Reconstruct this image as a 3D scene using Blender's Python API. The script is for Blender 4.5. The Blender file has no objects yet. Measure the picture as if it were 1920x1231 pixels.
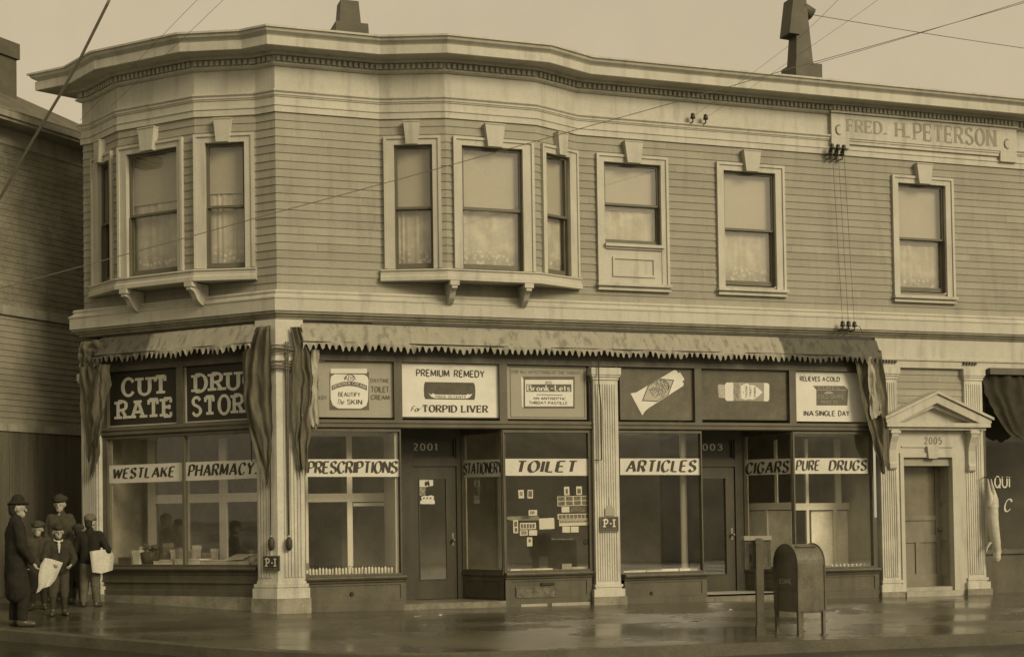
import bpy, bmesh, math, random
from math import sin, cos, tan, pi, radians, hypot, sqrt, atan2
from mathutils import Vector, Matrix
random.seed(7)
scene = bpy.context.scene
COL = scene.collection

# ------------------------------------------------------------------ camera
FPX, CX, CY, IW, IH = 2700.0, 960.0, 902.87, 1920.0, 1231.0
YAW, PITCH, ROLL, AL = radians(18.95367), radians(1.46649), radians(-.85989), radians(46.10777)
CAMP = Vector((-3.79839, -22.07050, 1.36))
fwd = Vector((sin(YAW)*cos(PITCH), cos(YAW)*cos(PITCH), sin(PITCH)))
r0 = Vector((cos(YAW), -sin(YAW), 0)); u0 = r0.cross(fwd)
rgt = r0*cos(ROLL) + u0*sin(ROLL); upv = -r0*sin(ROLL) + u0*cos(ROLL)
camd = bpy.data.cameras.new('camera'); cam = bpy.data.objects.new('camera', camd); COL.objects.link(cam)
cam.matrix_world = Matrix(((rgt.x, upv.x, -fwd.x, CAMP.x), (rgt.y, upv.y, -fwd.y, CAMP.y), (rgt.z, upv.z, -fwd.z, CAMP.z), (0, 0, 0, 1)))
camd.sensor_fit = 'HORIZONTAL'; camd.sensor_width = 36.0; camd.lens = FPX/IW*36.0
camd.shift_x = 0.0; camd.shift_y = (CY-IH/2)/IW
camd.clip_start = .1; camd.clip_end = 2000
scene.camera = cam

# ------------------------------------------------------------------ sky, sun, exposure (overcast, warm sepia light)
TINT = (1.0, .832, .56)
SUN_EL, SUN_AZ = radians(27), radians(152)          # azimuth clockwise from +Y: ahead of the front, to the right
world = bpy.data.worlds.new('World'); scene.world = world; world.use_nodes = True
wn = world.node_tree; wn.nodes.clear()
sky = wn.nodes.new('ShaderNodeTexSky'); sky.sky_type = 'NISHITA'; sky.sun_disc = False
sky.sun_elevation = SUN_EL; sky.sun_rotation = SUN_AZ; sky.dust_density = 4.0; sky.air_density = 1.5
bw = wn.nodes.new('ShaderNodeRGBToBW'); wn.links.new(sky.outputs[0], bw.inputs[0])
ov = wn.nodes.new('ShaderNodeMix'); ov.data_type = 'FLOAT'; ov.inputs[0].default_value = .72   # cloud cover evens the sky out
wn.links.new(bw.outputs[0], ov.inputs[2]); ov.inputs[3].default_value = 4.65
cn = wn.nodes.new('ShaderNodeTexNoise'); cn.inputs['Scale'].default_value = 5.0; cn.inputs['Detail'].default_value = 8; cn.inputs['Roughness'].default_value = .7
cr = wn.nodes.new('ShaderNodeMapRange'); cr.inputs[1].default_value = .3; cr.inputs[2].default_value = .7; cr.inputs[3].default_value = .94; cr.inputs[4].default_value = 1.06
wn.links.new(cn.outputs[0], cr.inputs[0]); cm = wn.nodes.new('ShaderNodeMath'); cm.operation = 'MULTIPLY'; wn.links.new(ov.outputs[0], cm.inputs[0]); wn.links.new(cr.outputs[0], cm.inputs[1])
tn = wn.nodes.new('ShaderNodeVectorMath'); tn.operation = 'SCALE'; tn.inputs[0].default_value = TINT
wn.links.new(cm.outputs[0], tn.inputs['Scale'])
bg = wn.nodes.new('ShaderNodeBackground'); bg.inputs[1].default_value = .1
wn.links.new(tn.outputs[0], bg.inputs[0])
wo = wn.nodes.new('ShaderNodeOutputWorld'); wn.links.new(bg.outputs[0], wo.inputs[0])
sund = bpy.data.lights.new('sun', 'SUN'); sund.energy = 1.5; sund.angle = radians(22); sund.color = TINT
sun = bpy.data.objects.new('sun', sund); COL.objects.link(sun)
sv = Vector((sin(SUN_AZ)*cos(SUN_EL), cos(SUN_AZ)*cos(SUN_EL), sin(SUN_EL)))
sun.rotation_euler = sv.to_track_quat('Z', 'Y').to_euler(); sun.location = (6, -12, 16)
vs = scene.view_settings; vs.view_transform = 'Standard'; vs.look = 'None'; vs.exposure = 0.45; vs.gamma = 1.0; vs.use_curve_mapping = False
scene.render.engine = 'CYCLES'
scene.cycles.max_bounces = 8; scene.cycles.transparent_max_bounces = 12; scene.cycles.use_denoising = True

# ------------------------------------------------------------------ pixel of the photograph -> point on a known plane of the place
def ray(x, y):
    return rgt*((x-CX)/FPX) - upv*((y-CY)/FPX) + fwd
class Fr:
    """A vertical plane: u along it (to the viewer's right), off outwards, z up."""
    def __init__(s, o, d):
        s.o = Vector((o[0], o[1])); s.d = Vector((d[0], d[1])).normalized(); s.n = Vector((s.d.y, -s.d.x))
    def P(s, u, off, z):
        q = s.o + s.d*u + s.n*off
        return Vector((q.x, q.y, z))
    def P2(s, u, off=0.0):
        return s.o + s.d*u + s.n*off
    def uz(s, x, y, off=0.0):
        r = ray(x, y); r2 = Vector((r.x, r.y)); c2 = Vector((CAMP.x, CAMP.y))-s.o
        t = (off - c2.dot(s.n))/r2.dot(s.n)
        return (c2 + r2*t).dot(s.d), CAMP.z + r.z*t
    def u(s, x, y, off=0.0): return s.uz(x, y, off)[0]
    def z(s, x, y, off=0.0): return s.uz(x, y, off)[1]
    def sub(s, ua, oa, ub, ob):
        a, b = s.P2(ua, oa), s.P2(ub, ob)
        f = Fr(a, b-a); f.len = (b-a).length
        return f
RF = Fr((0, 0), (1, 0)); LF = Fr((0, 0), (cos(AL), -sin(AL)))
def zg(x, y):                                       # the pavement falls to the kerb and to the right
    return -.02 - .009*x + .045*max(-5.2, min(y, 25))

# ------------------------------------------------------------------ materials
def tone(v):
    T = ((.0, .925, .58), (.03, .925, .60), (.1, .94, .66), (.3, .972, .78), (.7, 1.0, .90), (9, 1.0, .90))
    for (a, g0, b0), (b, g1, b1) in zip(T, T[1:]):
        if v <= b:
            k = (v-a)/(b-a); return (v, v*(g0+(g1-g0)*k), v*(b0+(b1-b0)*k), 1)
MATS = {}
def mat(name, v, rough=.6, var=.16, scale=2.5, fine=.08, bump=.0, spec=.35, stretch=(1, 1, 1), bscale=40, extra=None, metal=0.0):
    if name in MATS: return MATS[name]
    m = bpy.data.materials.new(name); m.use_nodes = True; nt = m.node_tree; N = nt.nodes; Lk = nt.links
    b = N['Principled BSDF']; b.inputs['Roughness'].default_value = rough; b.inputs['Specular IOR Level'].default_value = spec
    b.inputs['Metallic'].default_value = metal
    tc = N.new('ShaderNodeTexCoord'); mp = N.new('ShaderNodeMapping'); mp.inputs['Scale'].default_value = stretch
    Lk.new(tc.outputs['Object'], mp.inputs[0])
    n1 = N.new('ShaderNodeTexNoise'); n1.inputs['Scale'].default_value = scale; n1.inputs['Detail'].default_value = 6; n1.inputs['Roughness'].default_value = .65
    n2 = N.new('ShaderNodeTexNoise'); n2.inputs['Scale'].default_value = bscale; n2.inputs['Detail'].default_value = 3
    Lk.new(mp.outputs[0], n1.inputs['Vector']); Lk.new(mp.outputs[0], n2.inputs['Vector'])
    a = N.new('ShaderNodeMapRange'); a.inputs[1].default_value = .3; a.inputs[2].default_value = .7; a.inputs[3].default_value = 1-var; a.inputs[4].default_value = 1+var
    Lk.new(n1.outputs[0], a.inputs[0])
    c = N.new('ShaderNodeMapRange'); c.inputs[1].default_value = .3; c.inputs[2].default_value = .7; c.inputs[3].default_value = 1-fine; c.inputs[4].default_value = 1+fine
    Lk.new(n2.outputs[0], c.inputs[0])
    mu = N.new('ShaderNodeMath'); mu.operation = 'MULTIPLY'; Lk.new(a.outputs[0], mu.inputs[0]); Lk.new(c.outputs[0], mu.inputs[1])
    fac = mu.outputs[0]
    if extra: fac = extra(nt, tc, mp, fac)
    vm = N.new('ShaderNodeVectorMath'); vm.operation = 'SCALE'; vm.inputs[0].default_value = tone(v)[:3]
    Lk.new(fac, vm.inputs['Scale']); Lk.new(vm.outputs[0], b.inputs['Base Color'])
    if bump:
        bp = N.new('ShaderNodeBump'); bp.inputs['Strength'].default_value = bump; bp.inputs['Distance'].default_value = .02
        Lk.new(n2.outputs[0], bp.inputs['Height']); Lk.new(bp.outputs[0], b.inputs['Normal'])
    MATS[name] = m
    return m
def nmath(nt, op, a, b):
    n = nt.nodes.new('ShaderNodeMath'); n.operation = op
    for i, q in enumerate((a, b)):
        if isinstance(q, (int, float)): n.inputs[i].default_value = q
        else: nt.links.new(q, n.inputs[i])
    return n.outputs[0]
def nramp(nt, v, a, b, lo, hi, smooth=True):
    n = nt.nodes.new('ShaderNodeMapRange'); n.interpolation_type = 'SMOOTHSTEP' if smooth else 'LINEAR'
    for i, q in zip((1, 2, 3, 4), (a, b, lo, hi)): n.inputs[i].default_value = q
    nt.links.new(v, n.inputs[0]); return n.outputs[0]
def grime(amount=.28, sc=(1.6, 1.6, .22)):           # rain streaks of dirt running down paint
    def f(nt, tc, mp, fac):
        m2 = nt.nodes.new('ShaderNodeMapping'); m2.inputs['Scale'].default_value = sc; nt.links.new(tc.outputs['Object'], m2.inputs[0])
        n = nt.nodes.new('ShaderNodeTexNoise'); n.inputs['Scale'].default_value = 4.0; n.inputs['Detail'].default_value = 7; nt.links.new(m2.outputs[0], n.inputs['Vector'])
        s = nramp(nt, n.outputs[0], .48, .72, 1.0, 1-amount)
        return nmath(nt, 'MULTIPLY', fac, s)
    return f
def boards(pitch=.14, axis='Z', dark=.45):           # joints between planks
    def f(nt, tc, mp, fac):
        sp = nt.nodes.new('ShaderNodeSeparateXYZ'); nt.links.new(tc.outputs['Object'], sp.inputs[0])
        q = nmath(nt, 'FRACT', nmath(nt, 'DIVIDE', sp.outputs[axis], pitch), 0)
        s = nramp(nt, q, .0, .14, dark, 1.0)
        return nmath(nt, 'MULTIPLY', fac, s)
    return f
def glass(name, refl=1.0, tint=.96, r0=.09):
    if name in MATS: return MATS[name]
    m = bpy.data.materials.new(name); m.use_nodes = True; nt = m.node_tree; N = nt.nodes; N.clear()
    o = N.new('ShaderNodeOutputMaterial'); mx = N.new('ShaderNodeMixShader'); tr = N.new('ShaderNodeBsdfTransparent'); gl = N.new('ShaderNodeBsdfGlossy')
    tr.inputs[0].default_value = (tint, tint*.98, tint*.93, 1); gl.inputs['Roughness'].default_value = .015; gl.inputs[0].default_value = (refl, refl, refl, 1)
    lw = N.new('ShaderNodeLayerWeight'); lw.inputs[0].default_value = .5      # plate glass reflects alike from both sides
    fr = N.new('ShaderNodeMath'); fr.operation = 'MULTIPLY_ADD'; fr.inputs[1].default_value = .88; fr.inputs[2].default_value = r0
    pw = N.new('ShaderNodeMath'); pw.operation = 'POWER'; pw.inputs[1].default_value = 5.0
    nt.links.new(lw.outputs['Facing'], pw.inputs[0]); nt.links.new(pw.outputs[0], fr.inputs[0])
    tc = N.new('ShaderNodeTexCoord'); nz = N.new('ShaderNodeTexNoise'); nz.inputs['Scale'].default_value = 1.3; nt.links.new(tc.outputs['Object'], nz.inputs['Vector'])
    bp = N.new('ShaderNodeBump'); bp.inputs['Strength'].default_value = .03; bp.inputs['Distance'].default_value = .02
    nt.links.new(nz.outputs[0], bp.inputs['Height']); nt.links.new(bp.outputs[0], gl.inputs['Normal'])
    nt.links.new(fr.outputs[0], mx.inputs[0]); nt.links.new(tr.outputs[0], mx.inputs[1]); nt.links.new(gl.outputs[0], mx.inputs[2]); nt.links.new(mx.outputs[0], o.inputs[0])
    MATS[name] = m
    return m
M_white = mat('white_paint', .47, .55, .10, 1.6, .06, extra=grime(.20))
def board_tones(nt, tc, mp, fac):
    sp = nt.nodes.new('ShaderNodeSeparateXYZ'); nt.links.new(tc.outputs['Object'], sp.inputs[0])
    k = nmath(nt, 'FLOOR', nmath(nt, 'DIVIDE', nmath(nt, 'SUBTRACT', sp.outputs['Z'], 4.9295), .126), 0)
    w1 = nt.nodes.new('ShaderNodeTexWhiteNoise'); w1.noise_dimensions = '1D'; nt.links.new(k, w1.inputs['W'])
    q = nmath(nt, 'ADD', nmath(nt, 'DIVIDE', sp.outputs['X'], 3.7), nmath(nt, 'MULTIPLY', w1.outputs['Value'], 7.0))
    cmb = nt.nodes.new('ShaderNodeCombineXYZ'); nt.links.new(k, cmb.inputs[0]); nt.links.new(nmath(nt, 'FLOOR', q, 0), cmb.inputs[1])
    w2 = nt.nodes.new('ShaderNodeTexWhiteNoise'); nt.links.new(cmb.outputs[0], w2.inputs['Vector'])
    tone_ = nramp(nt, w2.outputs['Value'], 0, 1, .90, 1.08, False)
    fr_ = nmath(nt, 'FRACT', q, 0); joint = nramp(nt, fr_, 0.0, .0035, .62, 1.0, False)
    return grime(.13)(nt, tc, mp, nmath(nt, 'MULTIPLY', nmath(nt, 'MULTIPLY', fac, tone_), joint))
M_body = mat('clapboard_paint', .30, .65, .10, 1.2, .08, extra=board_tones, stretch=(1, 1, 1))
M_trim = mat('dark_trim_paint', .10, .45, .25, 2, .12, extra=grime(.2))
M_bulk = mat('bulkhead_paint', .10, .5, .25, 1.8, .12, extra=grime(.25))
M_sash = mat('sash_paint', .12, .5, .15)
M_pil = mat('pilaster_paint', .52, .6, .16, 2.2, .08, extra=grime(.30))
M_fr_light = mat('light_bead', .38, .5, .15)
M_cream = mat('display_wood', .75, .5, .06)
M_dark = mat('dark_interior', .42, .8, .35, 1.1)
M_deck = mat('display_deck', .30, .6, .25)
M_blind = mat('blind_cloth', .37, .8, .07, 1.4, .05)
M_glass = glass('plate_glass'); M_upglass = glass('window_glass')
M_stone = mat('footing_stone', .24, .7, .40, 3.0, .15, bump=.3)
M_roof = mat('tar_roof', .08, .8)
M_flue = mat('flue_metal', .085, .6, .25)
M_black = mat('black_sign_paint', .030, .5, .2)
M_card = mat('card_white', .68, .6, .10, 2, .03)
M_tan = mat('card_tan', .33, .6, .07, 2, .04)
M_brown = mat('card_brown', .12, .6, .25, 3, .1)
M_ink = mat('sign_ink', .045, .6, .2)
M_midink = mat('faded_ink', .14, .6, .2)
M_wlet = mat('white_letter_paint', .60, .5, .14, 9, .08)
M_paper = mat('banner_paper', .60, .7, .13, 2.5, .05)
M_iron = mat('black_iron', .045, .5, .2)
M_wire = mat('wire', .12, .6)
M_rope = mat('rope', .12, .9, .25, 30)
M_rec = mat('recess_trim_shade', .062, .5, .25, 2, .12, extra=grime(.2))  # darker copy of the trim paint, shade of the doorways put into its colour
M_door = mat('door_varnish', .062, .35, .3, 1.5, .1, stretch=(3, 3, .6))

# ------------------------------------------------------------------ mesh builder
WL = {}                                              # world location of each object that may be a parent
class MB:
    def __init__(s): s.v = []; s.f = []; s.sm = []
    def add(s, vs, fs, smooth=False):
        n = len(s.v); s.v += [Vector(q) for q in vs]
        for f in fs: s.f.append([n+i for i in f]); s.sm.append(smooth)
    def quad(s, a, b, c, d, smooth=False): s.add((a, b, c, d), ((0, 1, 2, 3),), smooth)
    def hexa(s, p): s.add(p, ((0, 3, 2, 1), (4, 5, 6, 7), (0, 1, 5, 4), (1, 2, 6, 5), (2, 3, 7, 6), (3, 0, 4, 7)))
    def box(s, F, ua, ub, oa, ob, za, zb):
        p = [F.P(u, o, z) for z in (za, zb) for u, o in ((ua, ob), (ub, ob), (ub, oa), (ua, oa))]
        s.hexa(p)
    def wbox(s, x0, x1, y0, y1, z0, z1):
        s.hexa([(x, y, z) for z in (z0, z1) for x, y in ((x0, y0), (x1, y0), (x1, y1), (x0, y1))])
    def rect(s, F, ua, ub, off, za, zb): s.quad(F.P(ua, off, za), F.P(ub, off, za), F.P(ub, off, zb), F.P(ua, off, zb))
    def prism(s, F, pts, oa, ob):                    # polygon in (u,z), oa back, ob front
        n = len(pts)
        vs = [F.P(u, ob, z) for u, z in pts] + [F.P(u, oa, z) for u, z in pts]
        s.add(vs, [tuple(range(n)), tuple(range(2*n-1, n-1, -1))] + [(i, n+i, n+(i+1) % n, (i+1) % n) for i in range(n)])
    def poly(s, F, pts, off): s.add([F.P(u, off, z) for u, z in pts], (tuple(range(len(pts))),))
    def frame(s, F, ua, ub, za, zb, w, oa, ob, wt=None, wb=None):   # picture frame of four bars butted end to end
        wt = w if wt is None else wt; wb = w if wb is None else wb
        s.box(F, ua, ua+w, oa, ob, za, zb); s.box(F, ub-w, ub, oa, ob, za, zb)
        s.box(F, ua+w, ub-w, oa, ob, zb-wt, zb); s.box(F, ua+w, ub-w, oa, ob, za, za+wb)
    def sweep(s, path, prof, caps=True, smooth=False):
        path = [Vector((p[0], p[1])) for p in path]; n = len(path); k = len(prof); N = []
        nd = [(path[i+1]-path[i]).normalized() for i in range(n-1)]; nn = [Vector((d.y, -d.x)) for d in nd]
        for i in range(n):
            if i == 0: N.append(nn[0])
            elif i == n-1: N.append(nn[-1])
            else: N.append((nn[i-1]+nn[i])/(1+nn[i-1].dot(nn[i])))
        vs = []
        for i in range(n):
            for o, z in prof:
                q = path[i]+N[i]*o; vs.append((q.x, q.y, z))
        fs = [(i*k+j, (i+1)*k+j, (i+1)*k+j+1, i*k+j+1) for i in range(n-1) for j in range(k-1)]
        if caps: fs += [tuple(range(k)), tuple((n-1)*k+j for j in range(k-1, -1, -1))]
        s.add(vs, fs, smooth)
    def tube(s, pts, rad, seg=8, smooth=True, cap=True):
        pts = [Vector(p) for p in pts]; n = len(pts)
        if isinstance(rad, (int, float)): rad = [rad]*n
        vs = []; ref = None
        for i in range(n):
            t = (pts[min(i+1, n-1)]-pts[max(i-1, 0)]).normalized()
            if ref is None: ref = t.orthogonal().normalized()
            a = (ref - t*ref.dot(t))
            a = a.normalized() if a.length > 1e-6 else t.orthogonal().normalized()
            ref = a; b = t.cross(a)
            for j in range(seg):
                w = 2*pi*j/seg; vs.append(pts[i]+(a*cos(w)+b*sin(w))*rad[i])
        fs = [(i*seg+j, i*seg+(j+1) % seg, (i+1)*seg+(j+1) % seg, (i+1)*seg+j) for i in range(n-1) for j in range(seg)]
        s.add(vs, fs, smooth)
        if cap:
            m = len(s.v)-len(vs)
            s.f.append([m+j for j in range(seg-1, -1, -1)]); s.sm.append(False)
            s.f.append([m+(n-1)*seg+j for j in range(seg)]); s.sm.append(False)
    def lathe(s, c, prof, seg=16, axis='Z'):
        c = Vector(c); vs = []
        for r, h in prof:
            for j in range(seg):
                w = 2*pi*j/seg
                vs.append(c+(Vector((r*cos(w), r*sin(w), h)) if axis == 'Z' else Vector((h, r*cos(w), r*sin(w)))))
        n = len(prof)
        s.add(vs, [(i*seg+j, i*seg+(j+1) % seg, (i+1)*seg+(j+1) % seg, (i+1)*seg+j) for i in range(n-1) for j in range(seg)], True)
        m = len(s.v)-len(vs)
        s.f.append([m+j for j in range(seg-1, -1, -1)]); s.sm.append(False)
        s.f.append([m+(n-1)*seg+j for j in range(seg)]); s.sm.append(False)
    def capsule(s, p, r, q, r2, seg=10):             # closed tapered capsule
        p, q = Vector(p), Vector(q); d = q-p; L = d.length
        d = d.normalized() if L > 1e-6 else Vector((0, 0, 1))
        pts = []; rad = []
        for k in (-88, -60, -30): pts.append(p+d*(r*sin(radians(k)))); rad.append(r*cos(radians(k)))
        pts.append(p); rad.append(r)
        if L > 1e-6: pts.append(q); rad.append(r2)
        for k in (30, 60, 88): pts.append(q+d*(r2*sin(radians(k)))); rad.append(r2*cos(radians(k)))
        s.tube(pts, rad, seg)
    def grid(s, rows, smooth=True):
        m = len(rows[0]); vs = [p for r in rows for p in r]
        s.add(vs, [(i*m+j, i*m+j+1, (i+1)*m+j+1, (i+1)*m+j) for i in range(len(rows)-1) for j in range(m-1)], smooth)
    def bounds(s):
        return (Vector([min(v[i] for v in s.v) for i in range(3)]), Vector([max(v[i] for v in s.v) for i in range(3)]))
    def build(s, name, m, parent=None, mats2=None):
        me = bpy.data.meshes.new(name)
        if parent is None:
            a, b = s.bounds(); org = Vector(((a.x+b.x)/2, (a.y+b.y)/2, a.z))
        else: org = WL[parent]
        me.from_pydata([v-org for v in s.v], [], s.f); me.update()
        for p, q in zip(me.polygons, s.sm): p.use_smooth = q
        me.materials.append(m)
        o = bpy.data.objects.new(name, me); COL.objects.link(o)
        if parent is None: o.location = org
        else: o.parent = parent
        WL[o] = org.copy()
        return o
def tag(o, label=None, cat=None, group=None, kind=None):
    if label: o['label'] = label
    if cat: o['category'] = cat
    if group: o['group'] = group
    if kind: o['kind'] = kind
    return o
def thing(name, loc, label, cat, group=None):
    o = bpy.data.objects.new(name, None); COL.objects.link(o); o.location = loc; o.empty_display_size = .2
    WL[o] = Vector(loc)
    return tag(o, label, cat, group)
def copy_thing(src, loc, label, rz=None):
    c = src.copy(); COL.objects.link(c); c.location = loc
    if rz is not None: c.rotation_euler = (0, 0, rz)
    c['label'] = label
    for ch in list(src.children):
        d = ch.copy(); COL.objects.link(d); d.parent = c
        for g in list(ch.children):
            e = g.copy(); COL.objects.link(e); e.parent = d
    return c

# ------------------------------------------------------------------ sign painter's alphabet: strokes laid down with a broad brush
GL = {
'A': (.78, ["0,0 .39,1", ".39,1 .78,0", ".15,.34 .63,.34"]), 'B': (.6, ["0,0 0,1", "~0,1 .32,1 .52,.88 .5,.64 .34,.53 0,.53", "~0,.53 .36,.53 .6,.4 .58,.12 .36,0 0,0"]),
'C': (.66, ["~.64,.78 .52,.94 .34,1 .16,.93 .03,.72 0,.5 .03,.28 .16,.07 .34,0 .52,.06 .64,.22"]), 'D': (.66, ["0,0 0,1", "~0,1 .3,1 .54,.87 .65,.6 .65,.4 .54,.13 .3,0 0,0"]),
'E': (.54, ["0,0 0,1", "0,1 .54,1", "0,.52 .44,.52", "0,0 .54,0"]), 'F': (.52, ["0,0 0,1", "0,1 .52,1", "0,.52 .42,.52"]),
'G': (.68, ["~.64,.8 .52,.95 .34,1 .16,.93 .03,.72 0,.5 .03,.28 .16,.07 .34,0 .52,.05 .66,.2", ".66,.2 .66,.45", ".42,.45 .66,.45"]),
'H': (.64, ["0,0 0,1", ".64,0 .64,1", "0,.52 .64,.52"]), 'I': (.08, [".04,0 .04,1"]), 'J': (.42, ["~.42,1 .42,.6 .42,.25 .34,.05 .2,0 .06,.05 0,.2"]),
'K': (.62, ["0,0 0,1", ".58,1 0,.4", ".2,.6 .62,0"]), 'L': (.5, ["0,0 0,1", "0,0 .5,0"]), 'M': (.82, ["0,0 .05,1", ".05,1 .41,.12", ".41,.12 .77,1", ".77,1 .82,0"]),
'N': (.66, ["0,0 0,1", "0,1 .66,0", ".66,0 .66,1"]), 'O': (.7, ["~.35,1 .17,.94 .03,.73 0,.5 .03,.27 .17,.06 .35,0 .53,.06 .67,.27 .7,.5 .67,.73 .53,.94 .35,1"]),
'P': (.56, ["0,0 0,1", "~0,1 .3,1 .52,.9 .56,.73 .52,.56 .3,.46 0,.46"]), 'R': (.6, ["0,0 0,1", "~0,1 .3,1 .52,.9 .55,.74 .5,.58 .3,.5 0,.5", ".28,.5 .6,0"]),
'S': (.56, ["~.53,.82 .42,.96 .26,1 .1,.94 .03,.78 .1,.62 .28,.53 .46,.43 .56,.26 .5,.09 .32,0 .14,.03 0,.18"]), 'T': (.62, [".31,0 .31,1", "0,1 .62,1"]),
'U': (.62, ["~0,1 0,.6 0,.32 .08,.1 .31,0 .54,.1 .62,.32 .62,.6 .62,1"]), 'V': (.72, ["0,1 .36,0", ".36,0 .72,1"]), 'W': (1.0, ["0,1 .25,0", ".25,0 .5,.9", ".5,.9 .75,0", ".75,0 1,1"]),
'X': (.62, ["0,1 .62,0", ".62,1 0,0"]), 'Y': (.66, ["0,1 .33,.48", ".66,1 .33,.48", ".33,.48 .33,0"]), 'Z': (.58, ["0,1 .58,1", ".58,1 0,0", "0,0 .58,0"]),
'Q': (.7, ["~.35,1 .17,.94 .03,.73 0,.5 .03,.27 .17,.06 .35,0 .53,.06 .67,.27 .7,.5 .67,.73 .53,.94 .35,1", ".42,.25 .7,-.08"]),
'0': (.52, ["~.26,1 .12,.94 .02,.75 0,.5 .02,.25 .12,.06 .26,0 .4,.06 .5,.25 .52,.5 .5,.75 .4,.94 .26,1"]), '1': (.3, [".15,0 .15,1", "0,.82 .15,1"]),
'2': (.5, ["~.02,.75 .08,.92 .25,1 .42,.93 .48,.74 .4,.55 .2,.28 0,0", "0,0 .5,0"]), '3': (.5, ["~.02,.85 .14,.98 .3,1 .46,.88 .44,.65 .2,.54", "~.2,.54 .46,.46 .5,.22 .36,.03 .18,0 0,.14"]),
'5': (.5, [".46,1 .06,1", ".06,1 .03,.56", "~.03,.56 .2,.64 .42,.56 .5,.32 .4,.06 .2,0 0,.12"]), '.': (.12, [".06,0 .06,.12"]), '-': (.34, ["0,.45 .34,.45"]),
'r': (.34, ["0,0 0,.62", "~0,.4 .12,.56 .34,.6"]), 'o': (.48, ["~.24,.63 .06,.52 0,.31 .06,.1 .24,0 .42,.1 .48,.31 .42,.52 .24,.63"]), 'n': (.46, ["0,0 0,.62", "~0,.42 .14,.6 .34,.6 .46,.42 .46,.2 .46,0"]),
'k': (.46, ["0,0 0,1", ".42,.62 0,.26", ".16,.4 .46,0"]), 'l': (.08, [".04,0 .04,1"]), 'e': (.46, ["0,.32 .46,.32", "~.46,.32 .42,.54 .24,.63 .06,.52 0,.31 .06,.1 .24,0 .44,.1"]),
't': (.34, [".14,.04 .14,.9", "0,.6 .34,.6"]), 's': (.38, ["~.36,.52 .22,.63 .05,.56 .06,.4 .24,.32 .38,.2 .3,.02 .1,.01 0,.12"]), 'h': (.46, ["0,0 0,1", "~0,.42 .14,.6 .34,.6 .46,.42 .46,.2 .46,0"]),
'm': (.74, ["0,0 0,.62", "~0,.42 .12,.6 .28,.6 .37,.42 .37,0", "~.37,.42 .49,.6 .65,.6 .74,.42 .74,0"]),
}
STY = {  # thick, thin, nib angle, slant, serif width, serif height, gap
'sans': (.17, .145, 10, 0, 0, 0, .26), 'light': (.13, .105, 10, 0, 0, 0, .26), 'slab': (.23, .17, 0, 0, .20, .15, .36), 'brush': (.29, .10, 24, .20, 0, 0, .31), 'brushn': (.29, .10, 24, .14, 0, 0, .22),
'roman': (.22, .10, 8, 0, .10, .05, .30), 'script': (.15, .08, 30, .32, 0, 0, .18), 'num': (.17, .14, 5, 0, .08, .06, .42),
}
def spline(pts, k=5):
    out = []; n = len(pts)
    closed = (Vector(pts[0])-Vector(pts[-1])).length < 1e-6
    for i in range(n-1):
        p1, p2 = Vector(pts[i]), Vector(pts[i+1])
        p0 = Vector(pts[i-1]) if i > 0 else (Vector(pts[-2]) if closed else p1*2-p2)
        p3 = Vector(pts[i+2]) if i+2 < n else (Vector(pts[1]) if closed else p2*2-p1)
        for j in range(k):
            t = j/k; out.append(.5*((2*p1)+(p2-p0)*t+(2*p0-5*p1+4*p2-p3)*t*t+(3*p1-p0-3*p2+p3)*t**3))
    out.append(Vector(pts[-1]))
    return out
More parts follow.
